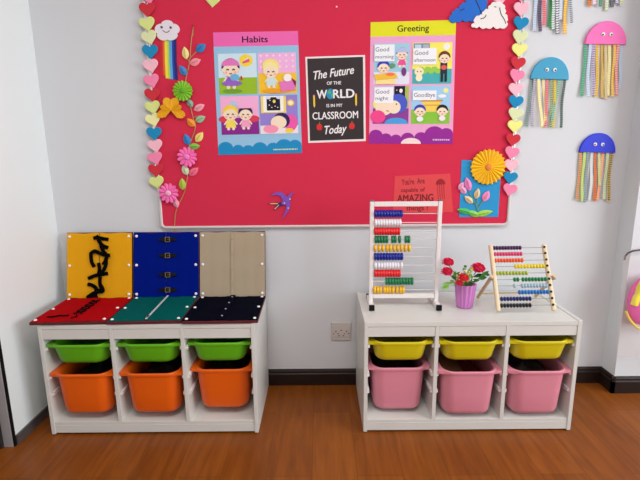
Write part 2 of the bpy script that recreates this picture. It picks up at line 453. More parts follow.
# --- red lacing (zigzag)
m = MB(); zz = [.03+.040*i for i in range(8)]
for i in range(5):
    for sx in (-1, 1):
        P = [Vector((cxl+sx*.02, -.008, zz[i]+.06)), Vector((cxl, -.0105-.001*sx, zz[i]+.076)), Vector((cxl-sx*.02, -.008, zz[i]+.093))]
        m.tube(P, .0030, BLK, 6)
m.build('lacing', fr_)['label'] = 'black lacing'
m = MB(); m.tube([(cxl-.03, -.009, .07), (cxl-.045, -.009, .062), (cxl-.07, -.009, .066), (cxl-.09, -.009, .052), (cxl-.12, -.009, .05)], .0036, BLK, 6)
m.tube([(cxl, -.009, .082), (cxl+.015, -.009, .05), (cxl-.0, -.009, .03)], .003, BLK, 6)
m.build('lace_end', fr_)['label'] = 'loose black lace end'
# --- zip on the teal frame
m = MB(); zp = mat((196, 206, 204), .4, 1, .1, 300)
m.box((cxl-.0045, -.010, .01), (cxl+.0045, -.0065, .343), zp, .001); m.build('zip', fn)
m = MB(); m.box((cxl-.006, -.014, .02), (cxl+.006, -.0102, .045), STEEL, .001); m.build('zip_pull', fn)
# --- snaps on the navy frame
sn = None
m = MB(); m.box((cxl-.014, -.0095, .006), (cxl+.014, -.0068, .346), cloth((9, 12, 28)), .001); m.build('placket', fs)
for z in (.045, .135, .225, .315):
    if sn is None:
        m = MB(); m.loft([[Vector((rr*math.cos(a*PI/6), yy, rr*math.sin(a*PI/6))) for a in range(12)] for rr, yy in ((.0055, 0), (.005, -.002), (.002, -.003))], STEEL, True, True); sn = m.build('snap', fs); o = sn
    else: o = dup_under(sn, fs)
    o.location = (cxl, -.0097, z)

# ---------------------------------------------------------------- pinboard
BX0, BX1, BZ0, BZ1 = -.791, 1.073, .92, 2.14
br = thing('pinboard', ((BX0+BX1)/2, 0, BZ0), 'large crimson fabric pinboard with silver frame on the back wall', 'pinboard')
def bw(mb, n, l=None): return part_world(mb, n, br, l)
m = MB(); m.box((BX0+.008, -.014, BZ0+.008), (BX1-.008, -.001, BZ1-.008), mat((212, 50, 78), .85, 1, .03, 350, .1, spec=.1, name='crimson_felt')); bw(m, 'felt_panel')
fm = mat((214, 208, 206), .3, 1, .02, 10, metal=.15, name='silver_frame')
m = MB()
rc = .03
def ringpath(off, y):
    pts = []
    for qx, qz, a in ((BX1-rc, BZ1-rc, 0), (BX0+rc, BZ1-rc, PI/2), (BX0+rc, BZ0+rc, PI), (BX1-rc, BZ0+rc, 3*PI/2)):
        for i in range(6):
            t = a+PI/2*i/5; pts.append(Vector((qx+(rc+off)*math.cos(t), y, qz+(rc+off)*math.sin(t))))
    return pts
m.loft([ringpath(0, -.001), ringpath(0, -.018), ringpath(-.003, -.021), ringpath(-.012, -.021), ringpath(-.015, -.018), ringpath(-.015, -.001), ringpath(0, -.001)], fm)
bw(m, 'frame')
YF = -.0142    # face of the felt

# ---------------------------------------------------------------- flat printed art
class Art(MB):
    """polygons in sheet coordinates s (0..1 across), t (0..1 down) mapped bilinearly to four wall points"""
    flat = True
    def __init__(s, corners, y):
        super().__init__(); s.c = corners; s.y = y; s.k = 0
    def P(s, a, b):
        tl, tr, brr, bl = s.c
        x = (tl[0]*(1-a)+tr[0]*a)*(1-b)+(bl[0]*(1-a)+brr[0]*a)*b
        z = (tl[1]*(1-a)+tr[1]*a)*(1-b)+(bl[1]*(1-a)+brr[1]*a)*b
        return x, z
    def poly(s, pts, c):
        s.k += 1; y = s.y-.00012*s.k
        vs = [(*[s.P(*p)[0]], y, s.P(*p)[1]) for p in pts]
        # orient towards the room (-y)
        A = sum(vs[i][0]*vs[(i+1) % len(vs)][2]-vs[(i+1) % len(vs)][0]*vs[i][2] for i in range(len(vs)))
        idx = list(range(len(vs)))
        if A < 0: idx = idx[::-1]
        s.add(vs, [idx], paper(c))
    def rect(s, a, b, c2, d, c): s.poly([(a, b), (c2, b), (c2, d), (a, d)], c)
    def ell(s, cx, cy, rx, ry, c, n=18, a0=0, a1=2*PI):
        s.poly([(cx+rx*math.cos(a0+(a1-a0)*i/n), cy+ry*math.sin(a0+(a1-a0)*i/n)) for i in range(n if a1-a0 > 6.2 else n+1)], c)
    def line(s, pts, w, c):
        for i in range(len(pts)-1):
            (x0, y0), (x1, y1) = pts[i], pts[i+1]; dx, dy = x1-x0, y1-y0; l = math.hypot(dx, dy) or 1
            nx, ny = -dy/l*w/2, dx/l*w/2
            s.poly([(x0+nx, y0+ny), (x1+nx, y1+ny), (x1-nx, y1-ny), (x0-nx, y0-ny)], c)
    def text(s, txt, cx, cy, h, c, width=None, shear=0, bold=0, rot=0, asp=1.0):
        """text centred on cx,cy; h = cap height in t units; width in s units"""
        s.k += 1; y = s.y-.00012*s.k
        cu = bpy.data.curves.new('lettering', 'FONT'); cu.body = txt; cu.size = 1; cu.shear = shear; cu.resolution_u = 3
        cu.space_line = .95
        ob = bpy.data.objects.new('lettering', cu); COL.objects.link(ob)
        dg = bpy.context.evaluated_depsgraph_get(); me = ob.evaluated_get(dg).to_mesh()
        V = [v.co.copy() for v in me.vertices]; Fc = [list(p.vertices) for p in me.polygons]
        ob.evaluated_get(dg).to_mesh_clear(); bpy.data.objects.remove(ob); bpy.data.curves.remove(cu)
        if not V: return
        x0 = min(v.x for v in V); x1 = max(v.x for v in V)
        xm = (x0+x1)/2
        hs = h/.7
        ws = width/(x1-x0) if width else hs*asp
        sh = [(0, 0)] if bold < .005 else [(-bold, 0), (bold, 0), (0, bold*.6), (0, -bold*.6)]
        for q, (ox, oy) in enumerate(sh):
            out = []
            for v in V:
                a = (v.x+ox-xm)*ws; b = -(v.y+oy-.35)*hs
                if rot: a, b = a*math.cos(rot)-b*math.sin(rot)/1, a*math.sin(rot)+b*math.cos(rot)
                x, z = s.P(cx+a, cy+b); out.append((x, y-.00003*q, z))
            s.add(out, Fc, paper(c))
def corners(px, Y): return [(lambda w: (w.x, w.z))(wall_at(u, v, Y)) for u, v in px]
def sheet(name, px, Y, color, label, cat, group=None, th=.0012, edge=None):
    cs = corners(px, Y); cx = sum(c[0] for c in cs)/4; cz = min(c[1] for c in cs)
    r = thing(name, (cx, Y, cz), label, cat, group)
    m = MB(); m.prism(cs, Y-th, Y, paper(color)); part_world(m, 'sheet', r)
    return r, cs
SK = (252, 224, 196)
def kid(a, cx, cy, r, hair, dress, skin=SK, asp=1.0, cap=None, body=True, short=False):
    ry = r/asp
    if body:
        a.poly([(cx-r*.5, cy+ry*.7), (cx+r*.5, cy+ry*.7), (cx+r*.75, cy+ry*1.9), (cx-r*.75, cy+ry*1.9)], dress)
        a.ell(cx-r*.35, cy+ry*2.05, r*.22, ry*.22, skin); a.ell(cx+r*.35, cy+ry*2.05, r*.22, ry*.22, skin)
    a.ell(cx, cy-ry*.18, r*1.08, ry*1.02, hair)
    a.ell(cx, cy+ry*.12, r*.92, ry*.78, skin)
    if cap: a.ell(cx, cy-ry*.35, r*1.08, ry*.8, cap, a0=PI, a1=2*PI)
    for sx in (-1, 1):
        a.poly([(cx+sx*r*.4, cy+ry*.9), (cx+sx*r*.62, cy+ry*.95), (cx+sx*r*1.0, cy+ry*1.45), (cx+sx*r*.8, cy+ry*1.55)], skin) if body else None
        a.ell(cx+sx*r*.92, cy+ry*.12, r*.16, ry*.2, skin, 10)
        a.line([(cx+sx*r*.2, cy+ry*.14), (cx+sx*r*.34, cy+ry*.02), (cx+sx*r*.5, cy+ry*.12)], r*.11, (60, 38, 50))
        a.ell(cx+sx*r*.55, cy+ry*.4, r*.17, ry*.14, (250, 176, 176), 8)
    a.line([(cx-r*.15, cy+ry*.5), (cx, cy+ry*.56), (cx+r*.15, cy+ry*.5)], r*.1, (190, 60, 60))

# --- "Habits" poster
px = [(213, 32.5), (298, 31), (302, 153), (218.5, 155)]
AH = .44/.60
r, cs = sheet('habits_poster', px, YF, (150, 196, 226), 'pale blue and pink Habits poster with four cartoon pictures', 'poster')
y = YF-.0013
a = Art(cs, y); a.rect(0, 0, 1, .112, (238, 104, 178)); a.text('Habits', .49, .058, .05, (36, 16, 36), width=.30, bold=.018); part_world(a, 'title_banner', r)
def pan(fn, n='picture_panel'):
    a = Art(cs, y-.0001); fn(a); part_world(a, n, r)
def p1(a):
    a.rect(.045, .168, .497, .495, (206, 230, 240)); a.rect(.045, .36, .497, .495, (150, 190, 40))
    a.ell(.2, .47, .12, .018, (110, 160, 50)); a.ell(.375, .225, .078, .05, (248, 216, 60)); a.poly([(.33, .235), (.41, .21), (.42, .235), (.34, .25)], (220, 90, 130)); a.poly([(.33, .235), (.41, .21), (.40, .2)], (250, 220, 220))
    kid(a, .19, .29, .1, (52, 30, 100), (150, 90, 190), asp=1.4, cap=(226, 120, 190))
    a.ell(.235, .36, .055, .03, (110, 180, 220)); a.ell(.2, .405, .12, .022, (150, 100, 200)); a.line([(.31, .35), (.32, .38)], .02, (200, 50, 50))
def p2(a):
    a.rect(.515, .168, .965, .495, (240, 180, 224)); a.rect(.515, .33, .965, .495, (248, 196, 40))
    for i in range(6):
        for j in range(3): a.ell(.55+.075*i, .19+.045*j, .014, .009, (255, 225, 245), 8)
    a.ell(.72, .475, .17, .02, (240, 160, 30)); a.ell(.665, .27, .1, .055, (248, 226, 130))
    kid(a, .665, .315, .085, (250, 232, 160), (200, 226, 226), asp=1.4)
    a.poly([(.76, .4), (.93, .39), (.95, .47), (.78, .48)], (226, 120, 190)); a.ell(.86, .37, .05, .03, (245, 240, 240)); a.poly([(.9, .37), (.96, .4), (.95, .45)], (120, 30, 90))
def p3(a):
    a.rect(.05, .51, .5, .83, (244, 176, 216)); a.rect(.05, .69, .5, .83, (138, 34, 140)); a.ell(.12, .7, .1, .03, (220, 60, 90)); a.ell(.42, .7, .09, .03, (220, 60, 90))
    a.rect(.16, .565, .25, .68, (180, 200, 226)); a.ell(.205, .57, .045, .02, (180, 200, 226))
    kid(a, .165, .655, .085, (252, 212, 60), (250, 220, 90), asp=1.4); kid(a, .345, .66, .08, (46, 28, 80), (244, 160, 200), asp=1.4)
    a.ell(.345, .612, .09, .024, (246, 170, 210), a0=PI, a1=2*PI)
def p4(a):
    a.rect(.515, .51, .965, .83, (150, 130, 210)); a.rect(.53, .515, .83, .655, (240, 216, 110)); a.rect(.56, .515, .8, .645, (245, 244, 235)); a.rect(.6, .525, .76, .635, (26, 16, 50))
    for q in ((.64, .55), (.7, .6), (.73, .61), (.66, .61), (.63, .59)): a.ell(*q, .008, .005, (240, 230, 160), 6)
    a.ell(.69, .56, .018, .014, (250, 220, 80), 10); a.ell(.62, .53, .03, .012, (220, 220, 240), 10); a.ell(.745, .53, .03, .012, (220, 220, 240), 10)
    a.ell(.885, .575, .045, .028, (240, 190, 60)); a.ell(.885, .575, .03, .018, (250, 240, 200))
    a.rect(.515, .76, .965, .83, (240, 226, 236)); a.ell(.88, .74, .08, .07, (236, 90, 170)); a.ell(.77, .72, .1, .065, (46, 26, 90)); a.ell(.735, .735, .095, .055, SK); a.ell(.64, .79, .09, .035, (246, 150, 180)); a.ell(.86, .805, .05, .02, (250, 210, 60))
for f_ in (p1, p2, p3, p4): pan(f_)
def bumps(a, L, c, top):
    a.rect(0, top, 1, 1, c)
    for cxx, rr, zz in L:
        k = [(cxx+rr*math.cos(PI+PI*i/10), zz+rr*.62*math.sin(PI+PI*i/10)) for i in range(11)]
        k = [(min(1, max(0, x)), z) for x, z in k]; a.poly([(k[0][0], top+.02)]+k+[(k[-1][0], top+.02)], c)
def smallprint(a, s0, s1, t, c):
    rn = random.Random(int(s0*100)); x = s0
    while x < s1: w_ = .012+.02*rn.random(); a.rect(x, t-.006, min(x+w_, s1), t+.006, c); x += w_+.006
a = Art(cs, y); tl = (24, 140, 196)
bumps(a, ((.09, .09, .945), (.24, .07, .96), (.36, .07, .965), (.5, .09, .955), (.66, .08, .955), (.79, .10, .94), (.92, .08, .935)), tl, .95)
smallprint(a, .66, .95, .965, (205, 220, 190)); part_world(a, 'cloud_border', r)

# --- "Greeting" poster
px = [(370.6, 22.3), (456, 20), (452.5, 144), (369, 143.5)]
r, cs = sheet('greeting_poster', px, YF, (236, 166, 208), 'pink and yellow Greeting poster with four cartoon pictures', 'poster')
a = Art(cs, y); a.rect(0, 0, 1, .115, (226, 226, 30)); a.text('Greeting', .5, .055, .05, (50, 44, 20), width=.37, bold=.018); part_world(a, 'title_banner', r)
def q1(a):
    a.rect(.045, .17, .465, .5, (160, 206, 224)); a.rect(.045, .4, .465, .5, (226, 228, 244))
    kid(a, .375, .26, .065, (120, 110, 200), (238, 80, 150), asp=1.4, cap=(180, 190, 230)); a.ell(.4, .4, .03, .035, (120, 50, 130))
    kid(a, .16, .365, .07, (52, 60, 190), (90, 200, 90), asp=1.4, body=False); a.poly([(.05, .42), (.3, .41), (.33, .45), (.07, .47)], (240, 190, 60)); a.poly([(.07, .47), (.3, .455), (.3, .5), (.07, .5)], (250, 224, 150)); a.ell(.24, .42, .05, .015, (250, 120, 60)); a.ell(.26, .35, .04, .02, (100, 150, 120))
    a.rect(.05, .18, .285, .315, (238, 242, 248)); a.text('Good', .14, .218, .034, (72, 72, 96), width=.16); a.text('morning', .168, .277, .028, (72, 72, 96), width=.215)
def q2(a):
    a.rect(.5, .17, .965, .5, (246, 236, 100)); a.rect(.5, .38, .965, .5, (70, 176, 178)); a.rect(.51, .175, .7, .29, (120, 140, 160)); a.rect(.525, .185, .6, .28, (190, 214, 232)); a.rect(.62, .185, .69, .28, (170, 180, 190))
    a.ell(.9, .205, .04, .027, (240, 240, 235)); 
    for i in range(6): a.ell(.6+.04*i, .38+.02*(i % 2), .04, .02, (150, 206, 80), 10)
    a.ell(.58, .4, .055, .035, (252, 232, 190)); a.ell(.58, .45, .04, .03, (252, 236, 200)); a.ell(.56, .4, .008, .006, (50, 30, 30), 6); a.ell(.6, .4, .008, .006, (50, 30, 30), 6)
    a.rect(.83, .33, .91, .42, (40, 40, 60)); a.rect(.835, .42, .865, .485, (30, 30, 50)); a.rect(.88, .42, .91, .485, (30, 30, 50)); a.ell(.87, .37, .035, .02, (220, 90, 90))
    kid(a, .875, .295, .065, (110, 50, 30), (60, 60, 80), asp=1.4, body=False)
    a.rect(.505, .215, .78, .345, (240, 242, 246)); a.text('Good', .6, .25, .034, (72, 72, 96), width=.16); a.text('afternoon', .642, .308, .028, (72, 72, 96), width=.25)
def q3(a):
    a.rect(.04, .515, .465, .83, (206, 190, 226)); a.rect(.29, .515, .42, .66, (30, 14, 50)); a.rect(.42, .515, .465, .7, (170, 190, 90)); a.rect(.04, .7, .465, .83, (140, 60, 150))
    a.ell(.37, .555, .02, .018, (245, 240, 230), 10)
    for q in ((.32, .55), (.35, .6), (.4, .61)): a.ell(*q, .007, .005, (240, 235, 160), 6)
    a.ell(.13, .66, .09, .055, (250, 232, 120)); a.ell(.17, .7, .1, .06, SK); a.ell(.34, .66, .11, .08, (70, 90, 200)); a.ell(.29, .69, .08, .055, SK); a.ell(.1, .77, .09, .055, (240, 70, 140)); a.ell(.32, .83, .14, .05, (70, 160, 224), a0=PI, a1=2*PI); a.ell(.32, .665, .01, .007, (50, 30, 40), 6)
    a.line([(.2, .72), (.23, .725)], .008, (190, 60, 60)); a.rect(.055, .525, .28, .655, (242, 242, 248)); a.text('Good', .15, .56, .034, (72, 72, 96), width=.16); a.text('night', .145, .615, .03, (72, 72, 96), width=.15)
def q4(a):
    a.rect(.495, .515, .955, .83, (160, 206, 236)); a.rect(.495, .71, .955, .83, (136, 196, 60)); a.rect(.63, .64, .84, .73, (240, 210, 90)); a.rect(.6, .63, .87, .645, (220, 140, 60)); a.rect(.63, .67, .84, .68, (220, 160, 70)); a.ell(.9, .555, .03, .02, (246, 236, 140), 12); a.ell(.86, .6, .05, .014, (235, 242, 250), 12)
    kid(a, .6, .725, .066, (60, 60, 180), (240, 240, 245), asp=1.4, body=False); kid(a, .865, .725, .064, (30, 24, 30), (240, 240, 245), asp=1.4, body=False)
    a.ell(.6, .79, .04, .022, (240, 240, 245)); a.ell(.865, .785, .04, .022, (245, 230, 235))
    a.rect(.51, .555, .79, .635, (240, 242, 248)); a.text('Goodbye', .65, .59, .034, (72, 72, 96), width=.25)
for f_ in (q1, q2, q3, q4): pan(f_)
a = Art(cs, y)
bumps(a, ((.08, .08, .93), (.2, .07, .955), (.32, .07, .965), (.46, .08, .955), (.62, .08, .95), (.78, .12, .925), (.92, .08, .915)), (150, 36, 150), .945)
a.ell(.5, 1, .12, .05, (250, 220, 216), a0=PI, a1=2*PI); smallprint(a, .76, .96, .965, (230, 190, 230)); part_world(a, 'cloud_border', r)

# --- chalkboard style poster
px = [(305.3, 57), (365, 55), (365.8, 141), (308.3, 143)]
r, cs = sheet('chalk_poster', px, YF, (236, 226, 226), 'black classroom quote poster with white chalk lettering between the cartoon posters', 'poster')
a = Art(cs, y); a.rect(.03, .02, .965, .975, (52, 44, 46)); part_world(a, 'black_panel', r)
Wt = (238, 234, 234)
for tx in (('The Future', .47, .185, .095, .68, .3, .02, -.08), ('OF THE', .47, .305, .038, .24, 0, .02, 0), ('W', .26, .43, .1, .17, 0, .03, 0), ('RLD', .63, .43, .1, .36, 0, .03, 0),
           ('IS IN MY', .47, .565, .038, .27, 0, .02, 0), ('CLASSROOM', .48, .68, .085, .78, 0, .02, 0), ('Today', .48, .845, .1, .38, .3, .02, -.04)):
    a = Art(cs, y-.0003); a.text(tx[0], tx[1], tx[2], tx[3], Wt, width=tx[4], shear=tx[5], bold=tx[6], rot=tx[7]); part_world(a, 'lettering', r)
a = Art(cs, y-.0003); a.ell(.405, .43, .07, .062, (40, 140, 190)); a.ell(.39, .41, .03, .022, (80, 180, 110), 10); a.ell(.43, .45, .02, .02, (80, 180, 110), 10); part_world(a, 'globe_picture', r)
for sx in (.125, .84):
    a = Art(cs, y-.0003); a.rect(sx-.015, .45, sx+.015, .56, (240, 200, 50)); a.poly([(sx-.015, .56), (sx+.015, .56), (sx, .585)], (236, 190, 150)); a.rect(sx-.015, .435, sx+.015, .45, (240, 130, 140)); part_world(a, 'pencil_picture', r)
for sx in (.2, .76):
    a = Art(cs, y-.0003); a.ell(sx-.015, .815, .032, .038, (214, 44, 44)); a.ell(sx+.018, .815, .032, .038, (214, 44, 44)); a.line([(sx, .78), (sx+.01, .755)], .012, (90, 150, 60)); part_world(a, 'apple_picture', r)

# --- orange-red note card
px = [(394.7, 176.2), (450, 173.6), (453, 212), (393, 213)]
r, cs = sheet('note_card', px, YF, (222, 72, 76), 'orange-red handwritten note card behind the tall white abacus', 'card')
a = Art(cs, y); K = (110, 24, 34)
a.text("You're", .24, .16, .16, K, width=.22, bold=.012, rot=-.04); a.text('Are', .47, .15, .15, K, width=.13, bold=.012, rot=-.04); a.text('capable of', .33, .38, .11, K, width=.42, bold=.01); a.text('AMAZING', .37, .6, .19, K, width=.62, bold=.02); a.text('things !', .4, .87, .13, K, width=.36, bold=.01)
part_world(a, 'lettering', r)
a = Art(cs, y); a.ell(.82, .27, .085, .15, (160, 32, 42), a0=PI, a1=2*PI)
for k in range(4): a.line([(.765+.035*k, .27), (.76+.037*k, .45), (.77+.033*k, .66)], .008, (150, 34, 44))
part_world(a, 'jellyfish_drawing', r)

# ---------------------------------------------------------------- paper craft pieces (world prisms)
def wp(pts, Y): return [(lambda w: (w.x, w.z))(wall_at(u, v, Y)) for u, v in pts]
def smooth2(pts, k=4, closed=True):
    n = len(pts); out = []
    for i in range(n if closed else n-1):
        a, b, c, d = (pts[(i-1) % n], pts[i], pts[(i+1) % n], pts[(i+2) % n])
        for j in range(k):
            t = j/k; out.append(tuple(.5*(2*b[q]+(c[q]-a[q])*t+(2*a[q]-5*b[q]+4*c[q]-d[q])*t*t+(3*b[q]-a[q]-3*c[q]+d[q])*t**3) for q in (0, 1)))
    return out
# hearts
def heart_poly(w, rot):
    pts = []
    for i in range(28):
        t = 2*PI*i/28
        x = 16*math.sin(t)**3; z = 13*math.cos(t)-5*math.cos(2*t)-2*math.cos(3*t)-math.cos(4*t)
        t2 = PI/2-t; x = (x*.8+15*.2*math.cos(t2))*w/31; z = ((z+2)*.8+14*.2*math.sin(t2))*w/32
        pts.append((x*math.cos(rot)-z*math.sin(rot), x*math.sin(rot)+z*math.cos(rot)))
    return pts
HC = {'red': (206, 52, 64), 'yellow-green': (218, 230, 142), 'pale green': (222, 230, 178), 'blue': (30, 140, 190), 'pale pink': (246, 190, 204), 'pink': (248, 138, 176), 'pale yellow': (240, 238, 170), 'yellow': (240, 240, 140)}
HG = {}
def heart(u, v, color, label, group, rot, w=.071):
    p = wall_at(u, v+1.3, -.027)
    key = (color, round(rot, 3))
    if key not in HG:
        m = MB(); P = heart_poly(w, rot); P2 = [(x*.93, z*.93) for x, z in P]
        mt = mat(HC[color], .8, 1, .04, 200, .1, spec=.2)
        n = len(P)
        m.loft([[Vector((x, 0, z)) for x, z in P], [Vector((x, -.003, z)) for x, z in P], [Vector((x, -.0045, z)) for x, z in P2]], mt, True, True, smooth=False)
        o = m.build('foam_heart', None, origin=(0, 0, 0)); HG[key] = o
    else:
        o = HG[key].copy(); COL.objects.link(o)
    o.location = (p.x, -.0225, p.z)
    return tag(o, label, 'heart', group)
HL = [(148, -5, 'pink'), (147, 8, 'red'), (147, 22.5, 'yellow-green'), (149, 36, 'pale green'), (150, 50, 'blue'), (150.5, 64.5, 'pale pink'), (151.5, 79.5, 'pink'), (152, 93.5, 'red'), (152.5, 106, 'yellow-green'), (153, 118.5, 'pale yellow'), (154, 132, 'blue'), (155, 144.5, 'pale pink'), (155, 157, 'pink'), (155.5, 169, 'red'), (156.5, 181, 'yellow-green')]
HR = [(522.5, -7, 'pink'), (521.5, 7.5, 'pale pink'), (521, 22, 'blue'), (520, 35.5, 'pale green'), (519.5, 48.5, 'yellow'), (518, 62, 'red'), (517, 74.5, 'pink'), (516, 88, 'pale pink'), (516, 100.5, 'blue'), (515.5, 113, 'pale green'), (515, 125, 'yellow'), (513, 138.5, 'red'), (512, 151.5, 'pink'), (511.5, 164, 'pale pink'), (510.5, 176.5, 'blue'), (510, 188.5, 'pink')]
def ordinals(L, side, group, rots):
    for i, (u, v, c) in enumerate(L):
        up = L[i-1][2] if i else None; dn = L[i+1][2] if i < len(L)-1 else None
        same = [k for k, q in enumerate(L) if q[2] == c]; k = same.index(i)
        if len(same) == 1: o = 'the only'
        elif k == 0: o = 'topmost'
        elif k == len(same)-1: o = 'lowest'
        elif len(same) == 3: o = 'middle'
        else: o = ('second', 'third')[k-1]
        lab = '%s %s foam heart on the board\'s %s edge' % (o, c, side)
        lab += ', just above a %s one' % dn if dn else ', last of the string'
        heart(u, v, c, lab, group, rots[i % len(rots)], .077 if side == 'left' else .075)
ordinals(HL, 'left', 'foam hearts down the left edge of the board', [.22, .02, .16])
ordinals(HR, 'right', 'foam hearts down the right edge of the board', [-.22, -.02, -.14])
# ribbon strips joining the hearts, glued on the board edge
for L, side in ((HL, 'left'), (HR, 'right')):
    m = MB(); pts = [wall_at(u, v, -.022) for u, v, c in L]
    pts = [Vector((p.x, -.0218, p.z+.004)) for p in pts]
    m.ribbon(pts, .006, paper((240, 236, 238)), .0008)
    tag(m.build('backing_ribbon'), 'narrow white ribbon joining the hearts on the board\'s %s edge' % side, 'ribbon')
# partial hearts and pins at the top
heart(501, -4, 'pale pink', 'pale pink foam heart above the white cloud, cut by the top edge', None, .2, .075).location.y = YF-.001
heart(212, -2, 'yellow-green', 'yellow-green foam heart high above the Habits poster, mostly out of frame', None, -.1, .075).location.y = YF-.001
p = wall_at(336.5, 7, YF)
m = MB(); m.ball((p.x, YF-.004, p.z), .0045, mat((250, 225, 215), .3), (1, .7, 1)); tag(m.build('push_pin'), 'tiny white push pin on the red board above the chalk poster', 'pin')

# clouds
def lobed(pts, Y): return wp(pts, Y)
def scallop(pts, k, amp):
    """scalloped outline through pts (closed)"""
    out = []
    n = len(pts); cx = sum(p[0] for p in pts)/n; cy = sum(p[1] for p in pts)/n
    for i in range(n):
        a, b = pts[i], pts[(i+1) % n]; dx, dy = b[0]-a[0], b[1]-a[1]; l = math.hypot(dx, dy)
        nx, ny = dy/l, -dx/l
        if ((a[0]+b[0])/2-cx)*nx+((a[1]+b[1])/2-cy)*ny < 0: nx, ny = -nx, -ny
        for j in range(6):
            t = j/6; h = math.sin(PI*t)*l*amp; out.append((a[0]+dx*t+nx*h, a[1]+dy*t+ny*h))
    return out
def cloud(name, px, c, label, marks, Y, amp=.35):
    P = wp(scallop(px, 6, amp), Y); r = thing(name, (sum(p[0] for p in P)/len(P), Y, min(p[1] for p in P)), label, 'cloud cutout')
    m = MB(); m.prism(P, Y-.005, Y, mat(c, .8, 1, .04, 200, .1, spec=.2)); part_world(m, 'cutout', r)
    m = MB()
    for mk in marks: m.ribbon([Vector((x, Y-.0055, z)) for x, z in wp(smooth2(mk, 4, False)+[mk[-1]], Y)], .0035, paper((40, 36, 40)), .0008)
    part_world(m, 'outline_marks', r)
cloud('blue_cloud', [(449.5, 21), (451.5, 15), (454, 11), (459, 9), (461, 5), (466, 3), (468, -3), (474, -8), (482, -7), (485, -1), (486, 6), (484, 12), (481, 18), (476, 20), (469, 21), (462, 20), (456, 22)], (44, 112, 206), 'blue foam cloud overlapping the corner of the Greeting poster', [[(474, -2), (478, 6), (481, 14)], [(460, 11), (464, 9)]], YF-.002, .25)
cloud('white_cloud', [(471, 26), (474.5, 23.5), (475, 18), (479, 16), (482, 15), (484, 11), (488, 9.5), (490.5, 5), (496, 2.5), (502, 4), (504.5, 9), (504.5, 14), (507, 18), (506, 22), (506.5, 26.5), (500, 28), (493, 26.5), (486, 28), (479, 26.5), (474, 27.5)], (240, 236, 232), 'white foam cloud overlapping the blue cloud, near the top right', [[(499.5, 8), (500.5, 14), (504, 20), (505, 23.5)], [(480, 19), (484, 18), (485.5, 15)], [(494, 7), (496, 7.5)]], YF-.0072, .25)

# rainbow cloud
Y = YF-.004
px = [(158.5, 36), (155.5, 29), (159, 24.5), (164, 23.5), (168, 20.5), (173, 23), (175, 25), (179.5, 28), (179.5, 33), (176.5, 38), (171, 39), (165, 40.5)]
P = wp([(167.5+12.6*(.80+.2*abs(math.cos(2.5*(t+PI/2)))**.6)*math.cos(t), 31+10.6*(.80+.2*abs(math.cos(2.5*(t+PI/2)))**.6)*math.sin(t)) for t in [2*PI*i/80 for i in range(80)]], Y)
r = thing('rainbow_cloud', (P[0][0], Y, min(p[1] for p in P)), 'smiling white cloud with hanging rainbow ribbons at the board\'s upper left', 'paper cloud')
m = MB(); m.prism(P, Y-.005, Y, mat((232, 226, 232), .8, 1, .02, 200, .1, spec=.2)); part_world(m, 'cloud_face', r)
m = MB(); dk = paper((90, 80, 100))
for u, v in ((162, 27.5), (171, 27.8)): m.prism(circ(*wp([(u, v)], Y)[0], .006, n=12), Y-.0062, Y-.005, dk)
m.ribbon([Vector((x, Y-.0056, z)) for x, z in wp([(163, 30.5), (165, 32.3), (167.5, 32.6), (170, 31)], Y)], .0035, dk, .0008)
part_world(m, 'drawn_face', r)
for i, c in enumerate([(206, 40, 46), (232, 98, 40), (240, 222, 60), (176, 214, 90), (90, 170, 220), (30, 60, 170), (24, 30, 110)]):
    u = 161+i*2.3; m = MB()
    pts = [Vector((x, Y+.002+.0006*(i % 2), z)) for x, z in wp([(u, 38), (u+.3, 50), (u+.5, 62), (u+1.2+.1*i, 75+(2.5 if i > 1 else 0)+i*.4)], Y)]
    m.ribbon(pts, .0135, mat(c, .5, spec=.4), .0008); part_world(m, 'ribbon', r)

# paper vine with leaves
Y = YF-.003
stem = smooth2([(192.7, 36), (190.5, 48), (190, 58), (188, 70), (185.5, 82), (187, 97), (190, 105), (193, 118), (195.5, 126), (192.5, 137), (189, 146), (187, 162), (187.5, 176), (184, 193), (177, 208), (175, 218), (175, 228)], 3, False)+[(175, 228)]
SP = [Vector((x, Y, z)) for x, z in wp(stem, Y)]
r = thing('paper_vine', (SP[-1].x, YF, SP[-1].z), 'twisting twine vine with coloured paper leaves up the board\'s left side', 'paper vine')
m = MB(); m.tube(SP, .0022, mat((190, 150, 96), .8, 1, .2, 200), 6); part_world(m, 'stem', r)
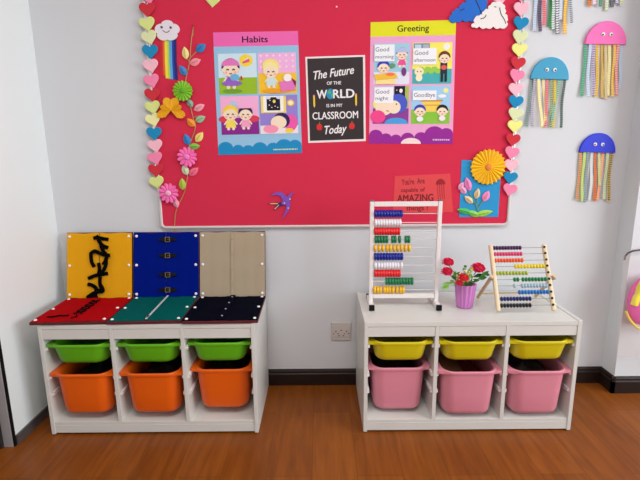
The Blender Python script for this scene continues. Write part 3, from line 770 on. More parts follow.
# a few short side stalks
m = MB()
for s_ in ([(190, 58), (195, 53), (200, 49)], [(189.5, 62), (186, 57)], [(193, 118), (197, 116)], [(187.5, 174), (193, 171)]):
    m.tube([Vector((x, Y, z)) for x, z in wp(s_, Y)], .0022, mat((176, 150, 90), .8), 6)
part_world(m, 'side_stalk', r)
def leafpoly(u, v, ang, L, wd):
    a = math.radians(ang); pts = []
    for t, w in ((0, 0), (.12, .55), (.3, .95), (.5, 1), (.7, .8), (.88, .38), (1, 0), (.88, -.38), (.7, -.8), (.5, -1), (.3, -.95), (.12, -.55)):
        x = (t-.5)*L; yv = w*wd/2; pts.append((u+x*math.cos(a)-yv*math.sin(a), v-(x*math.sin(a)+yv*math.cos(a))))
    return pts
def leaf(u, v, ang, L, wd, c, root, Y, name='leaf'):
    m = MB(); P = wp(leafpoly(u, v, ang, L, wd), Y); n = len(P)
    cen = wp([(u, v)], Y)[0]; mt = mat(c, .6, 1, .05, 100)
    # folded along the midrib: middle line raised
    tipi, basei = 6, 0
    vs = [(x, Y-.003, z) for x, z in P]; mid = []
    a0 = P[basei]; a1 = P[tipi]
    mids = [(a0[0]+(a1[0]-a0[0])*t, Y-.007*math.sin(PI*t)-.003, a0[1]+(a1[1]-a0[1])*t) for t in (.12, .3, .5, .7, .88)]
    V = vs+mids; f = []
    up = [0, 1, 2, 3, 4, 5, 6]; dn = [0, 11, 10, 9, 8, 7, 6]
    M_ = [0]+[n+i for i in range(5)]+[6]
    for i in range(6):
        for S_ in (up, dn):
            q = [S_[i], S_[i+1], M_[i+1], M_[i]]; q2 = []
            for k in q:
                if k not in q2: q2.append(k)
            f.append(q2)
    m.add(V, f, mt)
    m.add([(x, Y-.002, z) for x, z in P], [list(range(n))], mt)
    m.add([(x, Y-.003, z) for x, z in P]+[(x, Y-.002, z) for x, z in P], [[i, (i+1) % n, n+(i+1) % n, n+i] for i in range(n)], mt)
    a = math.radians(ang)
    m.ribbon([Vector((x, Y-.0105, z)) for x, z in wp([(u-.3*L*math.cos(a), v+.3*L*math.sin(a)), (u+.25*L*math.cos(a), v-.25*L*math.sin(a))], Y)], .0018, mat(tuple(int(q*.72) for q in c), .6), .0006)
    return part_world(m, name, root)
LV = [(185.5, 53, 100, 13, 7, (236, 222, 140)), (201, 48, 35, 12, 8.5, (40, 124, 190)), (195.5, 62, 22, 12, 7.5, (246, 150, 160)), (183, 70.5, 125, 12, 7, (44, 130, 196)), (190, 103, 120, 10, 6, (130, 170, 150)), (199.5, 107.5, 28, 12, 7, (250, 160, 176)), (200.5, 119, 25, 11, 7, (150, 196, 150)), (191, 122.5, 135, 11, 7, (240, 150, 30)), (187, 139.5, 110, 12, 7.5, (30, 130, 200)), (199.5, 137, 55, 12, 7.5, (240, 220, 120)), (194.5, 146.5, 5, 12, 6.5, (130, 190, 70)), (185.3, 170, 115, 11, 7, (206, 214, 180)), (194, 171.5, 40, 12, 7, (244, 110, 140)), (182.5, 184, 95, 12, 7, (180, 200, 70)), (176, 202.5, 110, 11, 6, (246, 160, 190))]
for l in LV: leaf(*l, r, Y)
# rosettes
def rosette(name, u, v, rpx, c, cc, label, Y, pleats=16, petal=False, root=None, cr=.28):
    p = wall_at(u, v, Y); R_ = rpx/190
    own = root is None
    if own: root = thing(name, (p.x, Y, p.z-R_), label, 'paper flower')
    m = MB(); mt = mat(c, .6, 1, .04, 60); vs = []; n = pleats*6 if petal else pleats*2
    if petal:
        ring0 = [Vector((p.x+R_*.12*math.cos(2*PI*i/n), Y-.004, p.z+R_*.12*math.sin(2*PI*i/n))) for i in range(n)]
        def ring(k, y): return [Vector((p.x+R_*k*(1-.22*(1-abs(math.sin(pleats*PI*i/n)))**1.2*(k))*math.cos(2*PI*i/n), y-.006*abs(math.sin(pleats*PI*i/n))*k, p.z+R_*k*(1-.22*(1-abs(math.sin(pleats*PI*i/n)))**1.2*k)*math.sin(2*PI*i/n))) for i in range(n)]
        m.loft([ring(1, Y-.0005)[:], ring(1, Y-.003), ring(.7, Y-.005), ring(.4, Y-.007), ring0], mt, True, True, smooth=False)
    else:
        def ring(k, yb, amp): return [Vector((p.x+R_*k*(1-.09*(i % 2))*math.cos(2*PI*i/n), yb-(amp if i % 2 == 0 else 0), p.z+R_*k*(1-.09*(i % 2))*math.sin(2*PI*i/n))) for i in range(n)]
        m.loft([ring(1, Y, 0), ring(1, Y-.003, .009), ring(.5, Y-.008, .006), ring(.12, Y-.012, .001)], mt, True, True, smooth=False)
    part_world(m, 'petals', root)
    m = MB(); m.ball((p.x, Y-.012, p.z), R_*cr, mat(cc, .7), (1, .35, 1)); part_world(m, 'centre', root)
    return root
rosette('green_rosette', 183, 91, 9.5, (136, 200, 50), (90, 170, 30), 'round pleated green paper rosette on the vine', YF-.012, 16)
rosette('pink_flower', 187.5, 157, 9.8, (246, 110, 180), (248, 130, 200), 'upper pink paper daisy, beside the middle of the vine', YF-.012, 12, True)
rosette('pink_flower', 169, 193, 10, (246, 110, 180), (250, 180, 210), 'lower pink paper daisy, near the board\'s bottom left corner', YF-.0145, 12, True)
# orange four-lobed flower
p = wall_at(171.5, 108, YF); Y = YF-.014
r = thing('orange_flower', (p.x, Y, p.z-.05), 'orange butterfly shaped pleated paper flower left of the green rosette', 'paper flower')
for (ang, L) in ((204, 15), (156, 11.5), (112, 15), (68, 15), (24, 11.5), (-24, 15.5)):
    u, v = 171, 110.5
    m = MB(); a = math.radians(ang); b = wp([(u, v)], Y)[0]; V = [(b[0], Y-.004, b[1])]; k = 14
    for i in range(k+1):
        f_ = i/k-.5; th = a+math.radians(58)*f_; rr = L*(.62+.38*math.cos(PI*f_))*(1-.03*(i % 2))
        q = wp([(u+math.cos(th)*rr, v-math.sin(th)*rr*.92)], Y)[0]; V.append((q[0], Y-(.009 if i % 2 else .002), q[1]))
    nb = len(V)
    V += [(x, Y-.0005, z) for x, yy, z in V[:nb]]
    f = [[0, i, i+1] for i in range(1, nb-1)]+[[nb, nb+i+1, nb+i] for i in range(1, nb-1)]+[[i, i+1, nb+i+1, nb+i] for i in range(1, nb-1)]+[[0, 1, nb+1, nb], [0, nb, 2*nb-1, nb-1]]
    m.add(V, f, mat((250, 192, 44), .6, 1, .05, 60)); part_world(m, 'petal', r)

# purple swallow
Y = YF-.003
P0 = wall_at(284, 218, Y)
r = thing('paper_swallow', (P0.x, Y, P0.z), 'purple paper swallow on the red board above the storage gap', 'paper bird')
pur = mat((128, 76, 184), .7, 1, .12, 60); dkp = mat((60, 30, 100), .7)
for nm, pts, c, d in (('wing', [(287.5, 198.5), (285, 194.5), (281, 192), (275.5, 192.5), (270.5, 196), (276.5, 194.8), (280.5, 196.3), (282.3, 199.5), (283.5, 203)], pur, .001), ('wing', [(289.5, 200), (290.5, 205), (289, 210), (286, 214), (282, 218.5), (285, 212), (286.3, 207), (285.5, 203)], pur, .001),
                      ('tail', [(284.5, 201.5), (279, 202.5), (267, 203.5), (276, 205), (273.5, 210.5), (280, 206.5), (285, 205)], dkp, 0.0005), ('body', [(294, 192), (291.5, 192.8), (287.8, 196), (284, 200), (281.5, 203.3), (284, 204.8), (287.8, 202.5), (290.6, 198.2), (291.8, 194.8)], pur, .0025)):
    m = MB(); m.prism(wp(smooth2(pts, 3), Y), Y-.002-d, Y-d, c, dkp); part_world(m, nm, r)
m = MB(); yl = mat((240, 200, 120), .7)
for s_ in ([(278, 203.6), (270, 203.6)], [(279, 204.8), (274.8, 209)]): m.ribbon([Vector((x, Y-.0033, z)) for x, z in wp(s_, Y)], .004, yl, .0008)
part_world(m, 'tail_stripe', r, 'pale yellow tail stripe')
m = MB()
for u, v in ((284.5, 203), (290, 199), (288.3, 208)): m.prism(circ(*wp([(u, v)], Y)[0], .004, n=8), Y-.0058, Y-.0045, mat((220, 200, 240), .6))
part_world(m, 'dot', r)

# blue card with yellow sunflower
px = [(461.5, 160), (501.5, 161), (498, 217), (459, 217)]
Y = YF
cs = corners(px, Y); r = thing('flower_card', (sum(c[0] for c in cs)/4, Y, min(c[1] for c in cs)), 'blue card with a large yellow pleated sunflower and paper tulips', 'card')
m = MB(); m.prism(cs, Y-.002, Y, paper((40, 150, 208))); part_world(m, 'card', r)
rosette('', 487.8, 167, 17.6, (246, 192, 20), (226, 134, 50), '', Y-.006, 24, False, r, .2)
m = MB()
for s_ in ([(478, 214), (476, 206), (471, 197), (469, 192)], [(476, 206), (477, 197), (478.5, 192)], [(477.5, 209), (482, 201), (485, 198)], [(474, 203), (468, 200)]):
    m.tube([Vector((x, Y-.004, z)) for x, z in wp(smooth2(s_, 3, False)+[s_[-1]], Y)], .002, mat((120, 160, 60), .7), 6)
part_world(m, 'flower_stem', r)
for l in ((467.8, 184, 105, 14, 7, (240, 130, 190)), (486, 196, 60, 12, 7, (246, 140, 190)), (477, 193.5, 75, 11, 6, (220, 200, 150)), (468.5, 199.5, 140, 11, 6, (226, 206, 160)), (463, 190, 125, 9, 6, (248, 160, 200)), (461, 186, 60, 9, 5, (248, 170, 206)), (464, 211, 168, 15, 6, (70, 190, 90)), (473, 213.5, 160, 14, 6, (130, 206, 80)), (484, 213, 12, 18, 6, (160, 214, 70))):
    leaf(*l, r, Y-.004, 'paper_leaf')

# ---------------------------------------------------------------- jellyfish
def jelly(u0, u1, vb0, vb1, ht, c, tent, label, tw=2.8, eyes=None):
    Y = -.002
    A = wall_at(u0, vb0, Y); B = wall_at(u1, vb1, Y)
    ax = (B-A); hw = ax.length/2; ax.normalize(); up = Vector((-ax.z, 0, ax.x)); C = (A+B)/2; hh = ht/190
    r = thing('paper_jellyfish', (C.x, 0, C.z), label, 'paper jellyfish', 'paper jellyfish hung on the wall')
    pts = [(C+ax*hw*math.cos(t)+up*hh*math.sin(t)) for t in [PI*i/24 for i in range(25)]]
    P = [(q.x, q.z) for q in pts]
    mt = mat(c, .55, 1, .03, 80); m = MB()
    P2 = [(C.x+(x-C.x)*.97, C.z+(z-C.z)*.97+.001) for x, z in P]
    m.loft([[Vector((x, -.001, z)) for x, z in P], [Vector((x, -.012, z)) for x, z in P], [Vector((x, -.014, z)) for x, z in P2]], mt, True, True, smooth=False)
    part_world(m, 'bell', r)
    for sx in (-1, 1):
        e = C+ax*(sx*.0195)+up*hh*.42
        m = MB(); m.prism(circ(e.x, e.z, .0088, n=14), -.0175, -.0142, mat((244, 244, 248), .2)); eo = part_world(m, 'eye', r)
        m = MB(); m.prism(circ(e.x+.002*sx, e.z-.002, .0042, n=10), -.0188, -.0178, BLACKP); o = m.build('pupil', eo, origin=r.location)
    for i, (ub, vb, ue, ve, cc, c2) in enumerate(tent):
        m = MB(); yy = -.0035-.0022*(i % 3)
        v0 = vb; n = 22; base = mat(cc, .6); st = mat(c2, .6)
        w = tw/190
        Pp = []
        for k in range(n+1):
            t = k/n; uu = ub+(ue-ub)*t+.7*math.sin(t*5+i*1.9)*t; vv = v0+(ve-v0)*t
            q = wall_at(uu, vv, yy); Pp.append(Vector((q.x, yy-.006*t-.003*math.sin(t*7+i), q.z)))
        for k in range(n):
            # alternate printed patches along the ribbon
            m.ribbon([Pp[k], Pp[k+1]], w, base if k % 2 == 0 else st, .0006) if False else None
        rings = []
        for k, q in enumerate(Pp):
            d = Pp[min(k+1, n)]-Pp[max(k-1, 0)]; a = d.cross(Vector((0, 1, 0))).normalized()
            rings.append([q-a*w/2, q+a*w/2, q+a*w/2+Vector((0, .0008, 0)), q-a*w/2+Vector((0, .0008, 0))])
        m.loft(rings, base, True, True, smooth=False)
        # chevron print on the ribbon face
        for k in range(n):
            q0, q1 = Pp[k], Pp[k+1]; d = q1-q0; a = d.cross(Vector((0, 1, 0))).normalized(); o = Vector((0, -.0005, 0))
            m.add([q0-a*w*.48+o, q0+o+a*w*.48, q0+a*w*.48+d*.45+o, q0-a*w*.1+d*.75+o, q0-a*w*.48+d*.45+o], [[0, 1, 2, 3, 4]], st)
        part_world(m, 'tentacle', r)
G, YE, OR, GY, RD, WH, LI, PU, BL, PK, BK = (70, 160, 90), (240, 214, 90), (236, 150, 60), (110, 124, 130), (220, 80, 90), (226, 226, 232), (190, 210, 110), (140, 110, 150), (170, 200, 230), (240, 170, 180), (60, 60, 70)
jelly(529.5, 567.5, 79, 80, 20, (54, 158, 196), [(532, 79, 526.5, 127, (150, 180, 160), GY), (534.5, 79, 531, 126, PU, (190, 190, 200)), (538.5, 79, 541, 127, YE, (245, 240, 200)), (543.5, 79, 545, 125, WH, YE), (547.5, 79, 545.5, 127, PK, RD), (551.5, 79, 550, 128, LI, GY), (555, 79, 553, 127, YE, (200, 170, 60)), (559.5, 80, 552, 121, (200, 214, 220), G), (564.5, 80, 559.5, 128, (120, 150, 130), BK)], 'teal blue jellyfish with googly eyes beside the board\'s heart string', 2.7)
jelly(583.8, 624.6, 44.5, 45, 20.5, (250, 110, 184), [(585.5, 44, 581.5, 97, (110, 190, 150), (60, 150, 110)), (590, 44, 587, 96, WH, BL), (594, 44, 592, 95, (220, 214, 236), PU), (597.5, 44, 596, 97, YE, (214, 160, 50)), (602.5, 45, 602, 98, OR, (190, 190, 90)), (606, 45, 605, 99, PK, LI), (609.5, 45, 607.5, 96, YE, (240, 240, 190)), (614.5, 45, 612, 97, OR, YE), (618, 45, 615, 95, RD, (240, 190, 180)), (621.5, 45, 618.5, 90, WH, BL)], 'bright pink jellyfish with googly eyes, upper right on the wall', 2.9)
jelly(578.3, 614, 152, 153, 18.8, (20, 44, 214), [(580.5, 152, 577, 200, LI, RD), (584.5, 152, 581, 201, (200, 224, 120), LI), (588.5, 152, 583.5, 202, GY, (150, 170, 170)), (592, 152, 589.5, 200, (214, 226, 220), WH), (595.5, 152, 594.5, 201, OR, (210, 90, 60)), (599.5, 152, 598.5, 185, (150, 206, 200), YE), (603, 152, 597, 200, (240, 130, 70), (250, 190, 150)), (607.5, 152, 603.5, 199, WH, LI), (611.5, 153, 607, 201, YE, (120, 90, 70))], 'royal blue jellyfish with googly eyes, lowest on the wall', 2.8)
jelly(531, 572, -20, -20, 20, (120, 190, 90), [(536, -20, 534.5, 31, WH, BL), (541, -20, 539, 32, PU, BK), (545.5, -20, 542.5, 26, PK, RD), (550.5, -20, 549.5, 27, G, (30, 110, 50)), (553.5, -20, 553, 30, G, WH), (557.5, -20, 556.5, 34, BK, WH), (561, -20, 560, 20, BL, WH), (566.5, -20, 564.5, 34, OR, YE), (571.5, -20, 570, 24, WH, GY)], 'jellyfish cut by the photo\'s top, only its green and orange tentacles showing', 3.2)
jelly(586, 626, -45, -45, 20, (240, 150, 60), [(590, -45, 589.5, 7, OR, (200, 110, 60)), (594.5, -45, 593, 5, PK, WH), (600, -45, 599, 7, GY, G), (606, -45, 606.5, 11, LI, WH), (612, -45, 612, 7, BK, GY), (616.5, -45, 616, 4, PU, WH), (621, -45, 621, 6, WH, LI)], 'jellyfish above the pink one, only its tentacle tips showing', 3.2)

# ---------------------------------------------------------------- wall socket
r = thing('wall_socket', (.176, 0, .272), 'pale double wall socket between the two storage units', 'socket')
IV = mat((204, 198, 192), .4); m = MB(); m.box((-.057, -.010, 0), (.057, -.0005, .108), IV, .004); m.build('face_plate', r)
m = MB(); m.box((-.05, -.0135, .02), (.05, -.0102, .088), mat((204, 196, 190), .4), .002); m.build('socket_block', r)
m = MB()
for x, z, w, h in ((-.03, .055, .004, .008), (-.018, .042, .006, .004), (-.042, .042, .006, .004), (.03, .055, .004, .008), (.018, .042, .006, .004), (.042, .042, .006, .004), (0, .062, .006, .005), (-.012, .03, .006, .005), (.012, .03, .006, .005)):
    m.box((x-w/2-.001, -.0145, z-h/2), (x+w/2+.001, -.0137, z+h/2), mat((60, 50, 46), .6))
m.build('pin_holes', r)

# ---------------------------------------------------------------- tall white abacus
AX0, AX1, AY = .312, .637, -.245
ac = ((AX0+AX1)/2)
r = thing('tall_abacus', (ac, AY, .5605), 'tall white plastic abacus with rows of coloured ring beads and black feet', 'abacus', rz=-.02)
hw = (AX1-AX0)/2
AW = mat((236, 230, 228), .35)
for sx in (-1, 1):
    m = MB(); m.box((sx*hw-.0098, -.009, .02), (sx*hw+.0098, .009, .524), AW, .003); p_ = m.build('post', r)
    m = MB(); m.box((sx*hw-.011, -.0092, .5245), (sx*hw+.011, .0092, .530), mat((120, 110, 105), .4), .002); m.build('end_cap', p_)
    m = MB(); m.box((sx*hw-.012, -.062, .004), (sx*hw+.012, .1, .024), AW, .003); m.build('foot', r)
    for yy in (-.076, .1):
        m = MB(); m.box((sx*hw-.013, yy, 0), (sx*hw+.013, yy+.016, .026), BLACKP, .002); m.build('foot_cap', r, )['label'] = 'black end cap'
for z in (.052, .511):
    m = MB(); m.box((-hw+.011, -.007, z-.0115), (hw-.011, .007, z+.0115), AW, .002); m.build('crossbar', r)
rows = [(213.7, 374.3, 402.8, (14, 36, 150)), (222.6, 373.5, 401, (232, 230, 234)), (231.3, 373, 400, (226, 34, 40)), (239.4, 374.5, 410, (14, 120, 72)), (248, 372.3, 410.5, (240, 186, 20)), (256.6, 374, 403, (14, 36, 150)), (265.3, 374, 402.5, (232, 230, 234)), (273.3, 374, 400.5, (226, 34, 40)), (281.2, 385.3, 413.2, (14, 120, 72)), (289.8, 372.6, 404.3, (240, 186, 20))]
prot = {}
RM = mat((226, 224, 226), .25, metal=.3)
for ri, (v, ua, ub, c) in enumerate(rows):
    z = wall_at(400, v, AY).z-.5605
    m = MB(); m.tube([(-hw+.008, 0, z), (hw-.008, 0, z)], .0022, RM, 8); m.build('rod', r)
    xa = wall_at(ua, v, AY).x-ac; xb = wall_at(ub, v, AY).x-ac
    xa = max(xa, -hw+.012)
    tb = (.0134); n = 10; tot = xb-xa
    extra = max(0, tot-n*tb)
    gaps = [0]*9
    if ri == 3: gaps[4] = .35; gaps[6] = .2; gaps[7] = .45
    elif ri == 4: gaps = [.14, .1, .14, .05, .12, .1, .11, .12, .12]
    elif ri == 9: gaps = [.1, 0, .3, 0, 0, .1, .3, .2, 0]
    elif ri == 6: gaps[0] = .5; gaps[8] = .5
    else: gaps = [1/9]*9
    x = xa+tb/2
    if extra <= 0: tb = tot/n
    for k in range(10):
        if c not in prot:
            mb = MB(); R1 = .019; mt = mat(c, .3, spec=.5)
            h_ = .0063
            mb.loft([[Vector((xx, rr*math.cos(2*PI*i/16), rr*math.sin(2*PI*i/16))) for i in range(16)] for xx, rr in ((-h_, .003), (-h_, R1-.003), (-h_+.002, R1-.0003), (0, R1), (h_-.002, R1-.0003), (h_, R1-.003), (h_, .003))], mt, True, True)
            o = mb.build('bead', r); prot[c] = o
        else: o = dup_under(prot[c], r)
        o.location = (x, 0, z-.0000)
        o['label'] = {(14, 36, 150): 'blue ring bead', (232, 230, 234): 'white ring bead', (226, 34, 40): 'red ring bead', (14, 120, 72): 'green ring bead', (240, 186, 20): 'yellow ring bead'}[c]
        x += tb+(extra*gaps[k]/max(sum(gaps), 1e-6) if k < 9 else 0)

# ---------------------------------------------------------------- small wooden abacus
# rails in the tilted plane
BL0 = Vector((.903, -.368, .5605)); BR0 = Vector((1.167, -.366, .5605))
axx = (BR0-BL0).normalized(); LW = (BR0-BL0).length
cen = (BL0+BR0)/2
rz = math.atan2(axx.y, axx.x); tilt = .475
r = thing('wooden_abacus', tuple(cen), 'small wooden abacus with rainbow rows of round beads, tilted back', 'abacus', rz=rz)
LN = .327
def tl_(x, h, o=0):   # point on the tilted plane: x across, h along the rail, o out of the plane (towards the viewer)
    return Vector((x, h*math.sin(tilt)-o*math.cos(tilt), .011+h*math.cos(tilt)+o*math.sin(tilt)))
hw = LW/2
for sx in (-1, 1):
    m = MB(); M_ = Matrix.Translation((0, 0, .011)) @ Matrix.Rotation(-tilt, 4, 'X')
    m.box((sx*hw-.0095, -.011, 0), (sx*hw+.0095, .011, LN), PALEWOOD, .006, M=M_); m.build('side_rail', r)
    # back leg
    m = MB(); a = tl_(sx*(hw+.0185), .165, .02); b = Vector((sx*(hw+.0165), .245*1, .007))
    b = Vector((sx*(hw+.0185), .22, .0085))
    m.tube([a, a.lerp(b, .5), b], .0085, mat((214, 184, 140), .55, 1, .1, 40), 10); m.build('support_leg', r)
    m = MB(); c_ = tl_(sx*(hw), .155, 0); m.tube([c_, c_+Vector((sx*.03, 0, 0))], .006, STEEL, 8); m.build('hinge_bolt', r)
m = MB(); m.tube([(-hw-.0185, .212, .03), (hw+.0185, .212, .03)], .0045, mat((214, 184, 140), .55, 1, .1, 40), 8); m.build('cross_dowel', r)
R2 = [(247.9, 492, 521.5, (70, 24, 84), 0), (254, 493, 522.5, (226, 70, 120), 0), (260.4, 494, 523.5, (240, 96, 44), 0), (266.3, 514, 545, (236, 214, 20), 0), (273.1, 495.5, 528, (170, 190, 60), 0), (279.4, 513, 547.5, (20, 130, 70), 2), (285.6, 513, 550, (170, 196, 208), 1), (292.1, 518, 551.5, (30, 120, 196), 0), (298.8, 500, 531.5, (26, 34, 110), 0), (305.4, 500, 531.5, (20, 18, 22), 0)]
names = ['purple', 'pink', 'orange', 'yellow', 'lime', 'green', 'pale blue', 'blue', 'navy', 'black']
def loc_from_px(u, v):
    d = CF + CR*(u-320)/FPX - CU*(v-240)/FPX
    # plane through cen with normal
    n_l = Vector((0, -math.cos(tilt), math.sin(tilt))); Rz = Matrix.Rotation(rz, 3, 'Z')
    n_w = Rz @ n_l; p0 = cen+Rz @ tl_(0, 0)
    t = (p0-CP).dot(n_w)/d.dot(n_w); q = Rz.inverted() @ (CP+d*t-cen)
    return q.x, (q-tl_(0, 0)).dot(Vector((0, math.sin(tilt), math.cos(tilt))))
for i, (v, ua, ub, c, gap) in enumerate(R2):
    xa, h0 = loc_from_px(ua, v); xb, h1 = loc_from_px(ub, v); hh = (h0+h1)/2
    xa = max(xa, -hw+.0100); xb = min(xb, hw-.0100)
    m = MB(); m.tube([tl_(-hw+.004, hh), tl_(hw-.004, hh)], .0014, STEEL, 6); m.build('rod', r)
    m = MB(); m.tube([tl_(hw-.005, hh, .0095), tl_(hw-.005, hh, .0130)], .0058, BLACKP, 10); m.build('rod_cap', r)['label'] = 'black cap'
    tb = (xb-xa)/10 if not gap else (xb-xa)/(10.6 if gap == 2 else 11.6)
    first = None
    for k in range(10):
        if first is None:
            mb = MB(); mt = mat(c, .28, spec=.5)
            mb.ball((0, 0, 0), .0112, mt, (.0071/.0112, 1, 1), 14, 8)
            first = o = mb.build('bead', r)
        else: o = dup_under(first, r)
        x = xa+tb*(k+.5)
        if gap == 2 and k >= 2: x += tb*.6
        if gap == 1 and k >= 1: x += tb*1.6
        o.location = tl_(x, hh); o['label'] = names[i]+' round bead'

# ---------------------------------------------------------------- flower pot
PC = Vector((.776, -.262, .5602))
r = thing('flower_pot', tuple(PC), 'fluted lilac pot of red artificial flowers between the two abaci', 'flower pot')
LIL = mat((206, 130, 200), .5, 1, .05, 60)
m = MB()
def fl(rr, z, amp=.075): return [Vector((rr*(1+amp*math.cos(14*2*PI*i/84))*math.cos(2*PI*i/84), rr*(1+amp*math.cos(14*2*PI*i/84))*math.sin(2*PI*i/84), z)) for i in range(84)]
m.loft([fl(.036, 0), fl(.0375, .003), fl(.043, .05), fl(.0495, .115), fl(.051, .118), fl(.047, .118), fl(.044, .1)], LIL, True, True, smooth=True); m.build('pot', r)
m = MB(); m.loft([[Vector((.0425*math.cos(2*PI*i/20), .0425*math.sin(2*PI*i/20), .101)) for i in range(20)], [Vector((.01*math.cos(2*PI*i/20), .01*math.sin(2*PI*i/20), .109)) for i in range(20)]], mat((60, 90, 40), .9, 1, .3, 200), True, True); m.build('moss', r)
def pt_(u, v, Y=-.27): w = wall_at(u, v, Y); return Vector((w.x, w.y, w.z))-PC
flw = [(447.8, 262.3, .030, -.262), (446.8, 271.8, .030, -.285), (463, 277.5, .028, -.305), (477.8, 268.2, .036, -.27), (459, 283, .019, -.315)]
for k, (u, v, R_, Yf) in enumerate(flw):
    c = pt_(u, v, Yf); fo = None
    m = MB(); base = Vector((c.x*.25, c.y*.25, .1)); m.tube([base, base.lerp(c, .55)+Vector((0, 0, .008)), c-Vector((0, 0, .008))], .0022, mat((90, 150, 60), .6), 6); st = m.build('flower_stem', r)
    m = MB(); red = mat((222, 22, 76) if k != 2 and k != 4 else (224, 36, 40), .6, 1, .12, 150)
    rnd = random.Random(k)
    # carnation: many short ruffled petals around a core
    for q in range(46):
        th = math.acos(1-1.55*(q+.5)/46); ph = q*2.39996
        d = Vector((math.sin(th)*math.cos(ph), math.sin(th)*math.sin(ph), math.cos(th)*.8))
        tdir = d.cross(Vector((0, 0, 1))).normalized() if abs(d.z) < .99 else Vector((1, 0, 0)); w = R_*.30
        tip = c+d*R_*(.92+.14*rnd.random()); mid = c+d*R_*.6; up = d.cross(tdir)*R_*.08
        V = [c+d*R_*.25-tdir*w*.2, c+d*R_*.25+tdir*w*.2, mid+tdir*w*.8+up, tip+tdir*w+up*.3, tip+tdir*w*.35-up-d*R_*.08, tip-tdir*w*.35+up, tip-tdir*w-d*R_*.05, mid-tdir*w*.8-up]
        m.add(V, [[0, 1, 2, 7], [7, 2, 3, 4], [7, 4, 5, 6]], red)
    m.ball(c, R_*.72, red, (1, 1, .8)); m.flat = True; m.build('blossom', st)['label'] = 'red ruffled blossom'
rnd = random.Random(9)
LG = [(56, 130, 50), (90, 160, 60), (150, 200, 90), (40, 100, 40)]
def leaf3(m, a, b, w, c):
    d = b-a; sd = d.cross(Vector((.2, 1, .3))).normalized()*w; n_ = d.cross(sd).normalized()*w*.3
    mt = mat(c, .55, 1, .1, 100)
    V = [a, a+d*.3+sd*.8, a+d*.6+sd, a+d*.85+sd*.5, b, a+d*.85-sd*.5, a+d*.6-sd, a+d*.3-sd*.8, a+d*.3-n_, a+d*.6-n_, a+d*.85-n_]
    m.add(V, [[0, 1, 8], [1, 2, 9, 8], [2, 3, 10, 9], [3, 4, 10], [0, 8, 7], [8, 9, 6, 7], [9, 10, 5, 6], [10, 4, 5]], mt, True)
lv = [(480, 277, 489, 271, 0, .011), (478, 279, 487, 277, 0, .012), (473, 277, 483, 274, 3, .011), (470, 281, 480, 280, 3, .01), (466, 268, 464.5, 265, 1, .008), (466, 272, 463, 268, 1, .009), (472, 279, 471, 274, 2, .008), (456, 280, 452, 275, 1, .01), (455, 283, 450, 280, 2, .01), (453, 283, 442, 284, 2, .010), (450, 284, 440, 289, 2, .010), (455, 278, 455, 271, 1, .009), (470, 272, 473, 267, 2, .007), (458, 276, 459, 271, 1, .008), (468, 283, 474, 284, 3, .009), (449, 286, 446, 290, 2, .008), (484, 274, 490, 275, 0, .009), (467, 276, 470, 268, 2, .007)]
for i, (u, v, u2, v2, ci, w) in enumerate(lv):
    m = MB(); m.flat = True; Yf = -.27-.04*rnd.random(); a = pt_(u, v, Yf); b = pt_(u2, v2, Yf-.01); leaf3(m, a, b, w, LG[ci])
    base = Vector((a.x*.3, a.y*.3, .103)); m.tube([base, base.lerp(a, .6)+Vector((0, 0, .003)), a], .0013, mat((90, 150, 60), .6), 5)
    m.build('leaf', r)
m = MB()
for i in range(26):
    u = 455+rnd.random()*18; v = 272+rnd.random()*12-(u-455)*.2; c = pt_(u, v, -.315+.02*rnd.random())
    m.ball(c, .0035, mat((244, 240, 190) if i % 3 else (240, 214, 90), .6), (1, 1, 1), 8, 6)
    base = Vector((c.x*.4, c.y*.4, .103)); m.tube([base, c], .0008, mat((120, 170, 80), .6), 4, False)
m.build('small_blossoms', r)['label'] = 'tiny cream blossoms'

# ---------------------------------------------------------------- bag hung on the pier
Y = PY-.03
p = wall_at(640, 300, Y)
r = thing('hanging_bag', (1.78, PY, .25), 'clear plastic bag with pink and yellow plush toy hanging from the pier', 'bag')
CL = mat((236, 222, 220), .12, 1, trans=0, alpha=.10, spec=.4, name='clear_plastic')
def bagring(z, hwx, th, xs=0): return [Vector((1.80+xs+hwx*math.copysign(abs(math.cos(t))**.5, math.cos(t)), PY-.045+th*math.sin(t), z)) for t in [2*PI*i/24 for i in range(24)]]
def wz(v): return wall_at(620, v, PY-.05).z
zs = [(wz(357), .165, .012), (wz(350), .17, .026), (wz(325), .175, .038), (wz(300), .18, .036), (wz(275), .188, .02), (wz(258), .195, .006), (wz(256), .196, .003)]
m = MB(); m.loft([bagring(z, a, b) for z, a, b in zs], CL, True, False); part_world(m, 'plastic_bag', r)
m = MB()
hk = [wall_at(u, v, PY-.02) for u, v in ((624.5, 260), (625.5, 256), (628, 253), (633, 251), (640, 250), (650, 249))]
hk = [Vector(q) for q in hk]; hk += [Vector((hk[-1].x+.03, PY-.004, hk[-1].z+.005))]
m.tube(hk, .0048, mat((92, 76, 80), .35, metal=.5), 8); part_world(m, 'hook', r, 'dark metal hook')
Yp = PY-.046
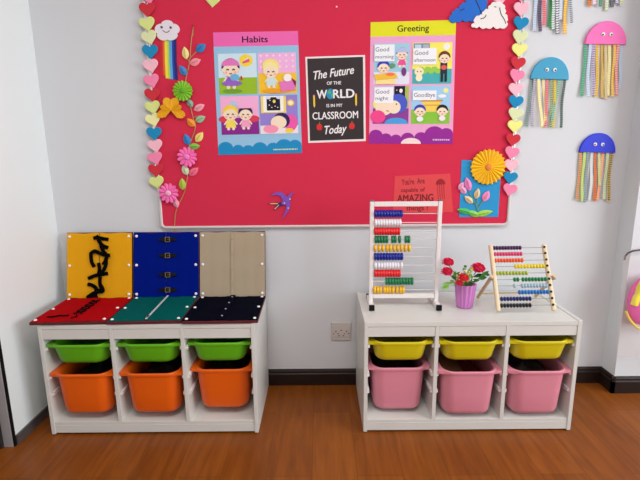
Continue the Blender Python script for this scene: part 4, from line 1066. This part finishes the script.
def bc(u, v): return wall_at(u, v, Yp)
c = bc(647, 300)
tr_ = thing('plush_toy', (c.x, Yp, bc(640, 333).z), 'pink plush toy with yellow trim inside the clear bag', 'plush toy')
m = MB(); m.ball(c, .098, mat((236, 70, 164), .9, 1, .25, 60, .8), (1.05, .26, 1.42), 24, 18); part_world(m, 'body', tr_)
m = MB(); a0 = bc(627, 300); a1 = bc(637, 276)
m.tube([bc(632, 304), bc(634.5, 296), bc(637.5, 288), bc(642, 281)], .019, mat((250, 226, 60), .8, 1, .1, 100), 10); o = part_world(m, 'trim_band', tr_, 'yellow band'); o.location.y -= .014
m = MB(); m.tube([bc(647+22.5*math.cos(math.radians(t)), 300-30.5*math.sin(math.radians(t))) for t in (202, 208, 215, 225, 235, 245, 255, 265, 280)], .0065, mat((248, 214, 70), .8), 10); part_world(m, 'hem', tr_, 'yellow hem')

# ---------------------------------------------------------------- light
def area(name, loc, rot, sx, sy, e, c=(1, 1, 1)):
    l = bpy.data.lights.new(name, 'AREA'); l.shape = 'RECTANGLE'; l.size = sx; l.size_y = sy; l.energy = e; l.color = c
    o = bpy.data.objects.new(name, l); COL.objects.link(o); o.location = loc; o.rotation_euler = rot; return o
area('window_daylight', (XR+.02, (wy0+wy1)/2, (wz0+wz1)/2), (0, PI/2, 0), wz1-wz0-.02, wy1-wy0-.02, 108, (.93, .97, 1))
area('overhead_fill', (.0, -1.9, ZC-.03), (0, 0, 0), 1.5, .9, 33, (1, .97, .94))  # added overhead light, no fixture on the ceiling
area('rear_fill', (.0, YB+.03, 1.6), (PI/2, 0, 0), 2.4, 1.3, 4, (.95, .98, 1))  # added frontal fill; the wall behind has no window
w = bpy.data.worlds.new('world'); S.world = w; w.use_nodes = True
w.node_tree.nodes['Background'].inputs[0].default_value = (.85, .92, 1, 1); w.node_tree.nodes['Background'].inputs[1].default_value = .6
S.view_settings.view_transform = 'Standard'; S.view_settings.look = 'None'; S.view_settings.gamma = 1; S.view_settings.use_curve_mapping = False
S.view_settings.exposure = 0.13
